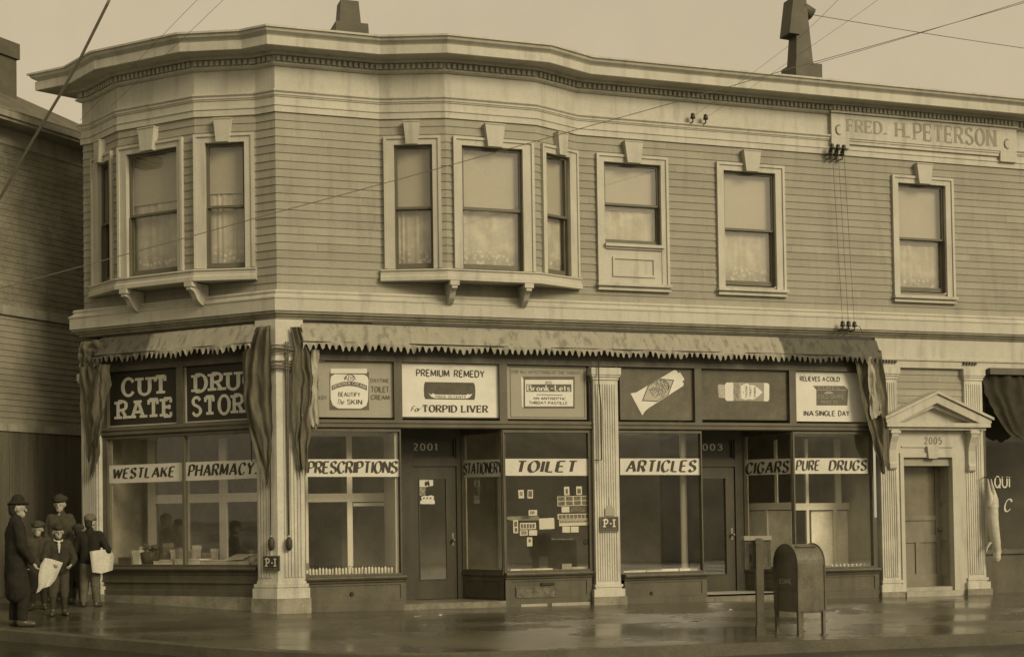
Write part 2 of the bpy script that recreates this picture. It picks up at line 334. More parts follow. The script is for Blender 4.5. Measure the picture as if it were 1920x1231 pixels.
def text(mb, F, st, ua, ub, za, zb, off, style='sans', amap=None, fit=True):
    """Brush the words st between (ua,za) and (ub,zb) on plane F; amap bends or turns the line."""
    thick, thin, nib, slant, sw, sh, gap = STY[style]; nib = radians(nib)
    quads = []; x = 0.0
    for ch in st:
        if ch == ' ': x += .42; continue
        w, strokes = GL[ch]
        def emit(pl):
            n = len(pl); L = []; Rr = []
            for i in range(n):
                t = (pl[min(i+1, n-1)]-pl[max(i-1, 0)]).normalized()
                wd = max(thin, thick*abs(t.x*sin(nib)-t.y*cos(nib)))/2
                q = Vector((-t.y, t.x))*wd; L.append(pl[i]+q); Rr.append(pl[i]-q)
            quads.append([(L[i], Rr[i], Rr[i+1], L[i+1]) for i in range(n-1)])
        for sk in strokes:
            sm = sk[0] == '~'
            pts = [tuple(float(c) for c in p.split(',')) for p in sk.lstrip('~').split()]
            pts = [(p[0]+x, p[1]) for p in pts]
            pl = spline(pts) if sm else [Vector(p) for p in pts]
            if not sm:
                d = (pl[-1]-pl[0]).normalized(); pl = [pl[0]+d*(thin*.15), pl[-1]-d*(thin*.15)] if (pl[-1]-pl[0]).length > .2 else pl
            emit(pl)
            if sw:
                for e, f in ((pl[0], pl[1]), (pl[-1], pl[-2])):
                    if min(abs(e.y), abs(e.y-1)) < .09 and abs(f.y-e.y) > abs(f.x-e.x)*1.1:
                        sg = 1 if e.y < .5 else -1; y0 = 0 if sg > 0 else 1; hw = thick/2+sw*.75
                        quads.append([(Vector((e.x-hw, y0)), Vector((e.x+hw, y0)), Vector((e.x+hw, y0+sg*sh)), Vector((e.x-hw, y0+sg*sh)))])
                    elif abs(e.y-f.y) < .02 and ch in 'EFTLZ' and (e.x-x > w*.6 or (ch == 'T' and e.x-x < .1)):
                        tick = .24 if ch != 'T' else .28; sg = -1 if e.y > .8 else 1
                        y0 = e.y if abs(e.y-.52) > .1 else e.y-tick/2; y0 = 0 if e.y < .2 else (1 if e.y > .8 else y0)
                        quads.append([(Vector((e.x-sh*.8, y0)), Vector((e.x+sh*.4, y0)), Vector((e.x+sh*.4, y0+sg*tick)), Vector((e.x-sh*.8, y0+sg*tick)))])
        x += w+gap
    tot = max(.1, x-gap); hh = zb-za; sx = (ub-ua)/tot if fit else hh
    for i, st_ in enumerate(quads):
        o = off+.0004*(i % 9)
        for q in st_:
            vs = []
            for p in q:
                X, Y = (p.x+slant*(p.y-.5))*sx, p.y*hh
                if amap: uu, zz = amap(X, Y)
                else: uu, zz = ua+X, za+Y
                vs.append(F.P(uu, o, zz))
            n = (vs[1]-vs[0]).cross(vs[2]-vs[0])
            if n.x*F.n.x+n.y*F.n.y < 0: vs.reverse()
            mb.quad(*vs)
def lettering(F, items, off, m, parent, name='lettering'):
    for it in items:
        mb = MB(); st, ua, ub, za, zb, sty = it[:6]
        text(mb, F, st, ua, ub, za, zb, off, sty, it[6] if len(it) > 6 else None)
        o = mb.build(name, m, parent)
    return o
def pxt(F, st, x0, y0, x1, y1, sty, off=0.0):       # a line of lettering measured on the photograph: top-left and bottom-right
    (ua, zb), (ub, za) = F.uz(x0, y0, off), F.uz(x1, y1, off)
    zc = (F.z(x0, (y0+y1)/2, off)+F.z(x1, (y0+y1)/2, off))/2
    h = abs(F.z((x0+x1)/2, y0, off)-F.z((x0+x1)/2, y1, off))
    zc = F.z((x0+x1)/2, (y0+y1)/2, off)
    return (st, ua, ub, zc-h/2, zc+h/2, sty)

# ================================================================== GROUND
M_walk = None
def wet(name, v, rmin, rmax, scale):
    def ex(nt, tc, mp, fac):
        b = nt.nodes['Principled BSDF']
        n = nt.nodes.new('ShaderNodeTexNoise'); n.inputs['Scale'].default_value = scale; n.inputs['Detail'].default_value = 5
        m2 = nt.nodes.new('ShaderNodeMapping'); m2.inputs['Scale'].default_value = (.5, 1.0, 1); nt.links.new(tc.outputs['Object'], m2.inputs[0]); nt.links.new(m2.outputs[0], n.inputs['Vector'])
        nt.links.new(nramp(nt, n.outputs[0], .36, .62, rmin, rmax), b.inputs['Roughness'])
        w = nt.nodes.new('ShaderNodeTexNoise'); w.inputs['Scale'].default_value = 9; w.inputs['Detail'].default_value = 4; nt.links.new(tc.outputs['Object'], w.inputs['Vector'])
        bp = nt.nodes.new('ShaderNodeBump'); bp.inputs['Strength'].default_value = .16; bp.inputs['Distance'].default_value = .012
        nt.links.new(w.outputs[0], bp.inputs['Height']); nt.links.new(bp.outputs[0], b.inputs['Normal'])
        return nmath(nt, 'MULTIPLY', fac, nramp(nt, n.outputs[0], .36, .62, .8, 1.15))
    return mat(name, v, .3, .25, .8, .15, spec=.5, extra=ex)
M_walk = wet('wet_pavement', .085, .13, .38, .9)
M_street = wet('wet_street', .035, .18, .5, .5)
M_kerb = mat('kerb_stone', .085, .45, .3, 2.5, .15, bump=.2)

def arc_corner(p, a, b, r, n=10):                   # round the corner p between directions to a and to b
    p, a, b = Vector(p), Vector(a), Vector(b)
    da, db = (a-p).normalized(), (b-p).normalized()
    s, e = p+da*r, p+db*r
    return [(s*(1-t)**2+p*2*t*(1-t)+e*t*t) for t in [i/n for i in range(n+1)]]
KW_L, KW_R = 3.62, 5.2
# where the two kerb lines meet
def meet(p, d, q, e):
    den = d.x*e.y-d.y*e.x; w = q-p; t = (w.x*e.y-w.y*e.x)/den
    return p+d*t
kl = LF.P2(0, KW_L); kc = meet(kl, LF.d, RF.P2(0, KW_R), RF.d)
kerb_path = [kc-LF.d*t for t in (90, 40, 20, 10, 6)] + arc_corner(kc, kc-LF.d*5, kc+RF.d*5, 2.2) + [kc+RF.d*t for t in (5, 9, 14, 20, 40, 90)]
inner_c = Vector((0, .0))
inner = []
def on_inner(q):                                     # nearest line of the building fronts, pushed a metre and a half under them
    dl = LF.n.dot(q); dr = RF.n.dot(q)
    if dl > 0 and LF.d.dot(q) < 0 and LF.d.dot(q) < -.2*dl: return LF.P2(LF.d.dot(q), -1.6)
    if RF.d.dot(q) > 0: return RF.P2(RF.d.dot(q), -1.6)
    return Vector((0.0, 1.2))
mb = MB(); rows = []
for q in kerb_path:
    i = on_inner(q); rows.append([Vector((*(q*(1-t)+i*t), 0)) for t in [k/10 for k in range(11)]])
for r in rows:
    for v in r: v.z = zg(v.x, v.y)
mb.grid(rows, False); tag(mb.build('pavement', M_walk), kind='structure')
mb = MB()
N = []
for i, q in enumerate(kerb_path):
    d = (kerb_path[min(i+1, len(kerb_path)-1)]-kerb_path[max(i-1, 0)]).normalized(); N.append(Vector((d.y, -d.x)))
rows = []
for q, n in zip(kerb_path, N):
    pr = []
    for o, dz in ((-.002, -.05), (-.002, .006), (.09, .006), (.115, -.012), (.12, -.22)):
        w = q+n*o; pr.append(Vector((w.x, w.y, zg(w.x, w.y)+dz)))
    rows.append(pr)
mb.grid(rows, False); tag(mb.build('kerb', M_kerb), kind='structure')
mb = MB(); rows = []
for q, n in zip(kerb_path, N):
    w = q+n*.1; z0 = zg(w.x, w.y)-.15; pr = []
    for o in (0, .35, 1.0, 4, 15, 80, 400):
        w = q+n*(.1+o)
        pr.append(Vector((w.x, w.y, z0-.02*min(o, .35)/.35+.01*min(max(o-.35, 0), 4)/4)))
    rows.append(pr)
mb.grid(rows, False); tag(mb.build('street', M_street), kind='structure')
mb = MB(); mb.quad((-900, -900, -1.6), (900, -900, -1.6), (900, 900, -1.6), (-900, 900, -1.6)); tag(mb.build('ground', mat('far_ground', .08, .9)), kind='structure')
# unseen bank added across the street to give the plate glass an even reflection
from mathutils import noise
mb = MB(); rows = []
for j, (y, h) in enumerate(((-36, -1.7), (-37.5, .4), (-39.5, 2.6), (-42, 4.6), (-46, 5.8), (-56, 6.4), (-80, 6.6))):
    rows.append([Vector((x, y+1.6*noise.noise((x*.11, j*.7, 0)), h+(1.1*noise.noise((x*.13, y*.2, 3))+.5*noise.noise((x*.4, y*.5, 7)))*(j > 0))) for x in range(-110, 131, 3)])
mb.grid(rows); tag(mb.build('reflection_bank', mat('bank_reflect_tone', .7, .9, .35, .5, .2)), kind='structure')

# ================================================================== THE CORNER BUILDING
bld = thing('corner_building', (0, 0, 0), 'two storey wooden corner building with shops below, clapboard flat and rounded bays above', 'building')
UL, UR = -3.93, 17.5
BL = [(-3.74, 0), (-2.84, .36), (-1.28, .36), (-.37, 0)]
BR = [(1.65, 0), (2.63, .365), (4.15, .365), (5.0, 0)]
side_dir = (Matrix.Rotation(radians(70), 2) @ LF.d)   # the blind side wall turns away up the hill
pL = LF.P2(UL); pS = pL + Vector((-side_dir.x, -side_dir.y))*-5.0
sd = Vector((cos(-AL+radians(70)), sin(-AL+radians(70))))   # heading along the side wall, away from the street
pS = pL + sd*6.0
bay_path = [pS, pL]+[LF.P2(*q) for q in BL]+[Vector((0, 0))]+[RF.P2(*q) for q in BR]+[RF.P2(UR)]
flat_path = [pS, pL, Vector((0, 0)), RF.P2(UR)]
# --- mouldings that follow the bays
corn = MB()
corn.sweep(bay_path, [(-.3, 8.86), (.50, 8.885), (.525, 8.875), (.525, 8.845), (.50, 8.84), (.485, 8.80), (.44, 8.765), (.415, 8.74), (.445, 8.735), (.445, 8.60), (.43, 8.59), (.43, 8.605), (.16, 8.605), (.15, 8.57), (.135, 8.56), (0, 8.56)], caps=True)
corn.build('cornice', M_white, bld)
mb = MB(); mb.sweep(bay_path, [(.0, 8.56), (.055, 8.559), (.055, 8.465), (.075, 8.46), (.075, 8.435), (.04, 8.41), (.0, 8.41)]); mb.build('bed_mould', M_white, bld)
mb = MB()
for i in range(1, len(bay_path)-1):
    f = Fr(bay_path[i], bay_path[i+1]-bay_path[i]); L = (bay_path[i+1]-bay_path[i]).length
    n = max(1, int(L/.086)); st = L/n
    for k in range(n): mb.box(f, (k+.22)*st, (k+.78)*st, .054, .105, 8.472, 8.548)
tag(mb.build('dentil_row', M_white, bld), kind='stuff')
mb = MB(); mb.sweep(bay_path, [(.0, 8.41), (.012, 8.41), (.012, 8.04), (0, 8.04)], caps=False); mb.build('frieze', M_white, bld)
mb = MB()
mb.sweep(bay_path, [(0, 8.045), (.075, 8.04), (.075, 8.015), (.05, 7.99), (.05, 7.965), (.035, 7.95), (.035, 7.94), (.02, 7.935), (.02, 7.83), (.045, 7.825), (.045, 7.80), (.03, 7.795), (.03, 7.70), (0, 7.70)])
mb.build('architrave', M_white, bld)
# --- clapboards
LAP = .126
def clap(mb, f, ua, ub, za, zb, holes=(), off=0.0, ext=(0, 0)):
    z = za; k0 = 0
    while z < zb-1e-4:
        z1 = min(z+LAP, zb); cuts = sorted({z, z1} | {h for q in holes for h in q[2:] if z < h < z1})
        for c0, c1 in zip(cuts, cuts[1:]):
            segs = [(ua, ub)]
            for h in holes:
                if h[2] < (c0+c1)/2 < h[3]:
                    segs = [s for a, b in segs for s in ((a, min(b, h[0])), (max(a, h[1]), b)) if s[1]-s[0] > .005]
            o0 = off+.0135*(1-(c0-z)/LAP); o1 = off+.0135*(1-(c1-z)/LAP)
            for a, b in segs:
                ja = -.0 if a > ua else -ext[0]; jb = 0 if b < ub else ext[1]
                A0, B0 = f.P(a+ja*o0, o0, c0), f.P(b+jb*o0, o0, c0)
                mb.quad(A0, B0, f.P(b+jb*o1, o1, c1), f.P(a+ja*o1, o1, c1))
                if c0 == z: mb.quad(f.P(a, off, c0), f.P(b, off, c0), B0, A0)
        z = z1
WTOP, WSILL = 7.42, 5.14
def wpx(F, xs, y, off=0.0): return [F.u(x, y, off) for x in xs]
fBL = [LF.sub(BL[i][0], BL[i][1], BL[i+1][0], BL[i+1][1]) for i in range(3)]
fBR = [RF.sub(BR[i][0], BR[i][1], BR[i+1][0], BR[i+1][1]) for i in range(3)]
# every upper window: frame, trim left, opening left, opening right, trim right (photo x), y, lower end of the opening
WIN = []
def addwin(F, xs, y, z0, kind): WIN.append((F, *wpx(F, xs, y), z0, kind))
addwin(fBL[0], (176, 187, 209, 214), 400, 5.33, 'dark')
addwin(fBL[1], (224, 240, 335, 346), 395, 5.33, 'bay')
addwin(fBL[2], (365, 386, 460, 478), 380, 5.33, 'bay')
addwin(fBR[0], (721, 740, 812, 828), 390, 5.33, 'bay')
addwin(fBR[1], (850, 866, 980, 1001), 395, 5.33, 'bay')
addwin(fBR[2], (1015, 1023, 1067, 1082), 410, 5.33, 'bay')
WIN.append((RF, 5.335, 5.47, 6.505, 6.64, 5.92, 'short'))
WIN.append((RF, 7.555, 7.69, 8.69, 8.865, 5.32, 'plain'))
WIN.append((RF, 11.05, 11.18, 12.18, 12.34, 5.34, 'plain'))
holes = lambda F: [(w[2]-.01, w[3]+.01, w[5]-.02, 7.29) for w in WIN if w[0] is F]
mb = MB()
Z0 = 4.93
fs = Fr(pS, pL-pS); clap(mb, fs, 0, 6.0, Z0-.03, 7.70, ext=(0, .7))
clap(mb, LF, UL, BL[0][0], Z0, 7.70, ext=(.7, 0)); clap(mb, LF, BL[3][0], 0, Z0, 7.70, ext=(0, .42))
clap(mb, RF, 0, BR[0][0], Z0, 7.70, ext=(.42, 0)); clap(mb, RF, BR[3][0], UR, Z0, 7.70, holes(RF))
for F0, B, fb in ((LF, BL, fBL), (RF, BR, fBR)):
    clap(mb, F0, B[0][0], B[3][0], Z0, Z0+LAP*2)
    for k, f in enumerate(fb):
        clap(mb, f, 0, f.len, Z0+LAP*2, 7.70, holes(f), ext=(.2 if k else 0, .2 if k < 2 else 0))
mb.build('clapboard_wall', M_body, bld)
# --- belt between the storeys
mb = MB(); mb.sweep(flat_path, [(0, 4.945), (.10, 4.93), (.115, 4.90), (.10, 4.87), (.13, 4.83), (.155, 4.815), (.155, 4.795), (.142, 4.79), (.142, 4.605), (.10, 4.60), (.0, 4.60)]); mb.build('belt_course', M_white, bld)
mb = MB(); mb.sweep(flat_path, [(.0, 4.60), (.125, 4.599), (.125, 4.565), (.095, 4.56), (.085, 4.525), (.06, 4.52), (.055, 4.49), (.03, 4.47), (0, 4.47)]); mb.build('belt_bed_mould', mat('belt_bed_trim', .22, .6, .2, 2, extra=grime(.3)), bld)  # darker than the belt above it, with streaks
# --- roof
mb = MB(); rp = [pS, pL]+[LF.P2(*q) for q in BL]+[Vector((0, 0))]+[RF.P2(*q) for q in BR]+[RF.P2(UR), RF.P2(UR, -9), Vector((1.5, 9))]
mb.add([(p.x, p.y, 8.83) for p in rp], (tuple(range(len(rp))),))
roof = mb.build('roof', M_roof, bld)
# two roof flues
ub_, zb_ = RF.uz(656, 60, -1.2)
mb = MB(); w = .26
def taper(mb, F, uc, oc, z0, z1, w0, w1):
    p = [F.P(uc+a*q, oc+b*q, z) for z, q in ((z0, w0), (z1, w1)) for a, b in ((-1, 1), (1, 1), (1, -1), (-1, -1))]
    mb.hexa(p)
taper(mb, RF, ub_-.03, -1.2, 8.7, 9.95, .245, .15); taper(mb, RF, ub_-.02, -1.2, 8.78, RF.z(656, 52, -1.2), .30, .27); mb.build('chimney', M_flue, roof)
uc_, zc_ = RF.uz(1501, 128, -1.0)
zt = RF.z(1500, 22, -1.0)
mb = MB(); taper(mb, RF, uc_+.02, -1.0, 8.8, zc_+.02, .27, .27); taper(mb, RF, uc_-.01, -1.0, zc_+.02, zt+.35, .175, .09)
ch = mb.build('chimney', M_flue, roof)
mb = MB(); zc2 = RF.z(1480, 50, -1.0)
p0 = RF.P(uc_-.03, -1.0, zt-.02)
q = [RF.P(uc_-.32, -.82, zc2-.18), RF.P(uc_-.10, -.82, zc2-.19), RF.P(uc_-.10, -1.18, zc2-.19), RF.P(uc_-.32, -1.18, zc2-.18), RF.P(uc_-.22, -.82, zt+.2), RF.P(uc_+.02, -.82, zt+.2), RF.P(uc_+.02, -1.18, zt+.2), RF.P(uc_-.22, -1.18, zt+.2)]
mb.hexa(q); mb.tube([RF.P(uc_+.0, -1.0, zt+.1), RF.P(uc_+.26, -1.0, zt-.03)], [.11, .115], 12); mb.build('chimney_cowl', M_flue, bld)

flue_u, flue_z = uc_, zt
# --- name panel over the right entrance
ua, ub = 9.80, 13.72
mb = MB()
mb.box(RF, ua, ub, 0, .09, 7.99, 8.425); mb.box(RF, ua, ua+.36, 0, .088, 7.81, 7.99); mb.box(RF, ub-.36, ub, 0, .088, 7.80, 7.99)
mb.box(RF, ua+.362, ub-.362, 0, .075, 7.955, 7.989); mb.box(RF, ua+.362, ub-.362, .0, .06, 7.90, 7.954)
mb.box(RF, ua-.02, ub+.02, .055, .13, 8.426, 8.456)
for k in range(int((ub-ua)/.086)): mb.box(RF, ua+.02+k*.086, ua+.066+k*.086, .1, .145, 8.472, 8.548)
mb.box(RF, ua, ub, .06, .108, 8.457, 8.555)
npan = mb.build('name_panel', M_white, bld)
M_relief = mat('relief_shade_tone', .26, .6, .2, 4)  # shade on the raised lettering is put into this darker tone
lettering(RF, [pxt(RF, 'FRED.', 1589, 227, 1661, 249, 'roman', .09), pxt(RF, 'H.', 1680, 231, 1704, 257, 'roman', .09), pxt(RF, 'PETERSON', 1714, 238, 1866, 268, 'roman', .09)], .093, M_relief, npan)
for uc in (ua+.16, ub-.2):
    mb = MB(); pts = [RF.P(uc+.07*cos(a), .093, 8.13+.085*sin(a)) for a in [radians(70+28*i) for i in range(9)]]; mb.tube(pts, [.006, .012, .016, .018, .018, .018, .016, .012, .006], 6)
    mb.build('scroll_ornament', M_relief, npan)

# --- bay bottoms and brackets
for F0, B, fb, bx in ((LF, BL, fBL, (236, 358)), (RF, BR, fBR, (851, 990))):
    path = [F0.P2(B[0][0]-.02, 0)]+[F0.P2(*q) for q in B]+[F0.P2(B[3][0]+.02, 0)]
    mb = MB(); mb.sweep([F0.P2(*q) for q in B], [(-.0, 5.315), (.085, 5.305), (.095, 5.285), (.07, 5.27), (.07, 5.215), (.09, 5.20), (.10, 5.185), (.10, 5.125), (.08, 5.12), (.0, 5.12)])
    mb.add([F0.P(u, o, 5.14) for u, o in B], ((3, 2, 1, 0),))
    sill = mb.build('bay_sill', M_white, bld)
    for x in bx:
        uc = F0.u(x, 545, .40)
        mb = MB()
        pr = [(.46, 5.118), (.46, 5.0), (.40, 4.985), (.36, 4.95), (.30, 4.86), (.22, 4.80), (.10, 4.76), (.03, 4.74), (.024, 5.118)]
        fr = Fr(F0.P2(uc, 0), F0.n*1.0)          # the bracket's own side plane
        mb.prism(fr, [(a-.0, z+.0) for a, z in pr], -.045, .045)
        mb.box(F0, uc-.075, uc+.075, .36, .475, 5.045, 5.117)
        mb.build('bracket', M_white, sill)

# --- upper windows
M_lace = None
def lacex(nt, tc, mp, fac):
    sp = nt.nodes.new('ShaderNodeSeparateXYZ'); nt.links.new(tc.outputs['Object'], sp.inputs[0])
    v = nt.nodes.new('ShaderNodeTexVoronoi'); v.inputs['Scale'].default_value = 13; nt.links.new(tc.outputs['Object'], v.inputs['Vector'])
    low = nramp(nt, sp.outputs['Z'], 5.75, 5.5, 0, 1)
    w = nt.nodes.new('ShaderNodeTexNoise'); w.inputs['Scale'].default_value = 5; w.inputs['Detail'].default_value = 5; nt.links.new(tc.outputs['Object'], w.inputs['Vector'])
    hole = nramp(nt, v.outputs[0], .15, .5, 1.25, .72)
    a = nmath(nt, 'MULTIPLY', low, nmath(nt, 'SUBTRACT', hole, 1.0))
    b = nramp(nt, w.outputs[0], .4, .65, .9, 1.12)
    return nmath(nt, 'MULTIPLY', nmath(nt, 'MULTIPLY', fac, nmath(nt, 'ADD', a, 1.0)), b)
M_lace = mat('lace_curtain', .43, .85, .12, 1.5, .06, extra=lacex, stretch=(5, 5, .7))
M_darkroom = mat('dark_room_sheet', .10, .85, .2)  # dark sheet painted as the unlit room behind one bay window
random.seed(11)
for wi, (F, t0, a0, a1, t1, z0, kind) in enumerate(WIN):
    zt = 7.285; H = zt-z0
    mb = MB()
    wl, wr = a0-t0, t1-a1
    # casing: inner face, raised outer back band
    zb = 5.32 if kind != 'short' else 5.25
    if kind in ('plain', 'short'): zb = 5.255
    bb = min(.045, wl*.4)
    mb.box(F, t0+bb, a0, .0, .040, zb, zt); mb.box(F, t0, t0+bb, 0, .062, zb, zt+.135)
    mb.box(F, a1, t1-bb, .0, .040, zb, zt); mb.box(F, t1-bb, t1, 0, .062, zb, zt+.135)
    mb.box(F, t0+bb, t1-bb, .0, .040, zt, zt+.09); mb.box(F, t0+bb, t1-bb, 0, .062, zt+.09, zt+.135)
    # reveal
    dp = -.14
    mb.quad(F.P(a0, .0, z0), F.P(a0, 0, zt), F.P(a0, dp, zt), F.P(a0, dp, z0)); mb.quad(F.P(a1, .0, zt), F.P(a1, 0, z0), F.P(a1, dp, z0), F.P(a1, dp, zt))
    mb.quad(F.P(a0, 0, zt), F.P(a1, 0, zt), F.P(a1, dp, zt), F.P(a0, dp, zt)); mb.quad(F.P(a1, 0, z0), F.P(a0, 0, z0), F.P(a0, dp, z0), F.P(a1, dp, z0))
    win = mb.build('window', M_white, bld)
    # keystone
    mb = MB(); uc = (t0+t1)/2; kw = min(.165, (t1-t0)*.14)
    p = [F.P(uc+s*w_, o, z) for z, w_ in ((zt-.01, kw*.72), (zt+.34, kw)) for s, o in ((-1, .125), (1, .125), (1, 0), (-1, 0))]
    mb.hexa(p); mb.box(F, uc-kw*1.04, uc+kw*1.04, 0, .135, zt+.342, zt+.36); mb.build('keystone', M_white, win)
    if kind in ('plain', 'short'):
        mb = MB(); mb.box(F, t0-.02, t1+.02, 0, .105, 5.205, 5.253); mb.box(F, t0+.01, t1-.01, 0, .05, 5.165, 5.204); mb.box(F, t0-.01, t1+.01, 0, .075, 5.135, 5.164)
        mb.build('sill', M_white, win)
    if kind == 'short':
        mb = MB(); mb.box(F, a0-.01, a1+.03, .0, .10, 5.865, 5.915); mb.box(F, a0, a1, 0, .06, 5.83, 5.864)
        mb.box(F, a0+.001, a1-.001, 0, .028, 5.256, 5.829); mb.frame(F, a0+.13, a1-.13, 5.37, 5.70, .035, .029, .05); mb.build('apron_panel', M_white, win)
    # sashes
    zm = z0+H*.49; sw = min(.042, (a1-a0)*.14)
    mb = MB(); mb.frame(F, a0+.004, a1-.004, zm-.012, zt-.004, sw, -.075, -.035, wb=.038); mb.frame(F, a0+.004, a1-.004, z0+.004, zm+.03, sw, -.118, -.077, wt=.036, wb=.085)
    mb.box(F, a0+.001, a0+.018, -.0765, -.02, z0, zm-.013); mb.box(F, a1-.018, a1-.001, -.0765, -.02, z0, zm-.013)
    mb.build('sash', M_sash, win)
    mb = MB(); mb.rect(F, a0+sw, a1-sw, -.055, zm+.02, zt-.04); mb.rect(F, a0+sw, a1-sw, -.098, z0+.08, zm); mb.build('pane', M_upglass, win)
    # blind above, lace curtain below
    drop = {0: .3, 1: .40, 2: .38, 3: .50, 4: .47, 5: .50, 6: .55, 7: .52, 8: .54}[wi]
    zbl = zt-H*drop
    rows = []
    n = 40
    for z in (z0-.02, z0+H*.3, z0+H*.6, zt):
        rows.append([F.P(a0-.05+(a1-a0+.1)*i/n, -.170+.010*sin(i*(.7+.13*(wi % 4))+sin(i*.37+wi)*1.6+.25*z+wi)*(.4+.6*sin(i*.21+wi)**2), z) for i in range(n+1)])
    mb = MB(); mb.grid(rows); mb.build('curtain', M_lace if kind != 'dark' else M_darkroom, win)  # in the dark window the sheet stands in for room shade
    if kind != 'dark':
        mb = MB(); mb.box(F, a0-.03, a1+.03, -.152, -.150, zbl, zt+.01); mb.box(F, a0-.03, a1+.03, -.156, -.146, zbl-.02, zbl-.001)
        mb.build('roller_blind', M_blind, win)

# ================================================================== SHOP FRONTS (parts of the building)
SZ0, SZ1 = 2.965, 3.86          # transom signs
TB0, TB1 = 2.815, 2.945         # transom bar
GT = 2.80
UR1 = RF.u(1637, 900)           # right end of the corner shop's front
def part(mb, name, m, par=bld): return mb.build(name, m, par)
# --- signboard behind the awnings
mb = MB(); mb.box(RF, .30, UR1+.06, -.10, -.01, 3.95, 4.469); mb.box(RF, .30, UR1+.06, -.10, .035, 3.865, 3.948); part(mb, 'signboard', M_trim)
mb = MB(); mb.box(LF, -3.55, -.28, -.10, -.01, 3.95, 4.469); mb.box(LF, -3.55, -.28, -.10, .035, 3.865, 3.948); part(mb, 'signboard', M_trim)
# --- pilasters
def fluted(mb, F, ua, ub, za, zb, off, n):
    w = (ub-ua)/n
    for k in range(n): mb.box(F, ua+w*(k+.16), ua+w*(k+.84), off, off+.014, za, zb)
def pilaster(F, ua, ub, z0, zcap, n, off=.10, wide=True, top=None):
    mb = MB(); mb.box(F, ua, ub, -.10, off, z0+.30, zcap-.20); fluted(mb, F, ua+.03, ub-.03, z0+.36, zcap-.27, off, n)
    p = part(mb, 'pilaster', M_pil)
    mb = MB()
    mb.box(F, ua-.045, ub+.045, -.10, off+.05, zcap-.115, zcap); mb.box(F, ua-.03, ub+.03, -.10, off+.035, zcap-.15, zcap-.116)
    mb.box(F, ua-.012, ub+.012, -.10, off+.018, zcap-.199, zcap-.151)
    mb.build('capital', M_pil, p)
    mb = MB()
    mb.box(F, ua-.03, ub+.03, -.10, off+.03, z0+.255, z0+.299); mb.box(F, ua-.012, ub+.012, -.10, off+.012, z0+.225, z0+.2545)
    mb.box(F, ua-.055, ub+.055, -.10, off+.05, z0+.10, z0+.2245); mb.build('base', M_pil, p)
    mb = MB(); mb.box(F, ua-.07, ub+.08, -.10, off+.07, z0-.35, z0+.0995); mb.build('footing', M_stone, p)
    return p
MU0, MU1 = RF.u(1115, 900, .1), RF.u(1161, 900, .1)
pilaster(RF, MU0, MU1, -.04, 3.83, 9)
pilaster(LF, -3.93, -3.55, .13, 3.86, 7)
# corner pilaster wraps the angle
CL_, CR_ = -.33, .37
cpath = [LF.P2(CL_), Vector((0, 0)), RF.P2(CR_)]
def wrap(mb, off, za, zb, ex=0.0, back=-.1):
    mb.sweep([LF.P2(CL_-ex), Vector((0, 0)), RF.P2(CR_+ex)], [(back, zb), (off, zb), (off, za), (back, za)])
mb = MB(); wrap(mb, .12, .46, 3.70)
for F, a, b, n in ((LF, CL_+.02, -.05, 5), (RF, .05, CR_-.02, 6)): fluted(mb, F, a, b, .52, 3.62, .12, n)
cp = part(mb, 'corner_pilaster', M_pil)
mb = MB(); wrap(mb, .135, 3.701, 3.76, .01); wrap(mb, .125, 3.761, 3.83); wrap(mb, .15, 3.831, 3.87, .02); wrap(mb, .135, 3.871, 3.98, .01); wrap(mb, .155, 3.981, 4.03, .03); wrap(mb, .13, 4.031, 4.469)
mb.build('capital', M_pil, cp)
mb = MB(); wrap(mb, .135, .42, .459, .01); wrap(mb, .17, .37, .419, .04); wrap(mb, .155, .355, .3695, .03); wrap(mb, .185, .2, .3545, .055); mb.build('base', M_pil, cp)
mb = MB(); wrap(mb, .20, -.4, .199, .07); mb.build('footing', M_stone, cp)
# --- transom bars and their frames
mb = MB()
prof = [(-.1, TB1), (.045, TB1), (.06, 2.925), (.06, 2.895), (.04, 2.89), (.04, 2.875), (.055, 2.865), (.055, 2.83), (.04, 2.815), (-.1, 2.815)]
mb.sweep([RF.P2(CR_), RF.P2(MU0)], prof); mb.sweep([RF.P2(MU1), RF.P2(UR1+.06)], prof); mb.sweep([LF.P2(-3.55), LF.P2(CL_)], prof); part(mb, 'transom_bar', mat('transom_paint', .11, .5, .2, 2))
def mullion(F, a, b):
    mb = MB(); mb.box(F, a, b, -.08, .03, TB1+.001, 3.864); part(mb, 'transom_mullion', M_trim)
for x in (747, 944, 1309, 1486): u = RF.u(x, 740); mullion(RF, u-.075, u+.055)
mullion(RF, RF.u(1107, 740)-.03, MU0); mullion(RF, MU1, MU1+.02); mullion(RF, UR1-.05, UR1+.06)
u = LF.u(340, 740); mullion(LF, u-.08, u+.06); mullion(LF, -3.549, LF.u(203, 740)); mullion(LF, LF.u(483, 740), CL_-.001)
# --- plate glass fronts: each a frame with its pane
def shopwin(F, ua, ub, za, zb, wl=.05, wr=.05, wb=.03, lightl=False, wt=.04, bead=M_trim):
    mb = MB(); mb.box(F, ua, ua+wl, -.07, .02, za, zb); mb.box(F, ub-wr, ub, -.07, .02, za, zb)
    mb.box(F, ua+wl, ub-wr, -.07, .02, zb-wt, zb); mb.box(F, ua+wl, ub-wr, -.07, .02, za, za+wb)
    o = part(mb, 'shop_window', bead)
    mb = MB(); mb.rect(F, ua+wl, ub-wr, -.03, za+wb, zb-wt); mb.build('pane', M_glass, o)
    if lightl:
        mb = MB(); mb.box(F, ua+wl+.001, ua+wl+.035, -.06, -.034, za+wb, zb-wt); mb.build('glazing_bead', M_fr_light, o)
    return o
uA1 = RF.u(752, 900)
swA = shopwin(RF, CR_+.0, uA1, .505, GT, wl=.03, wr=.02)
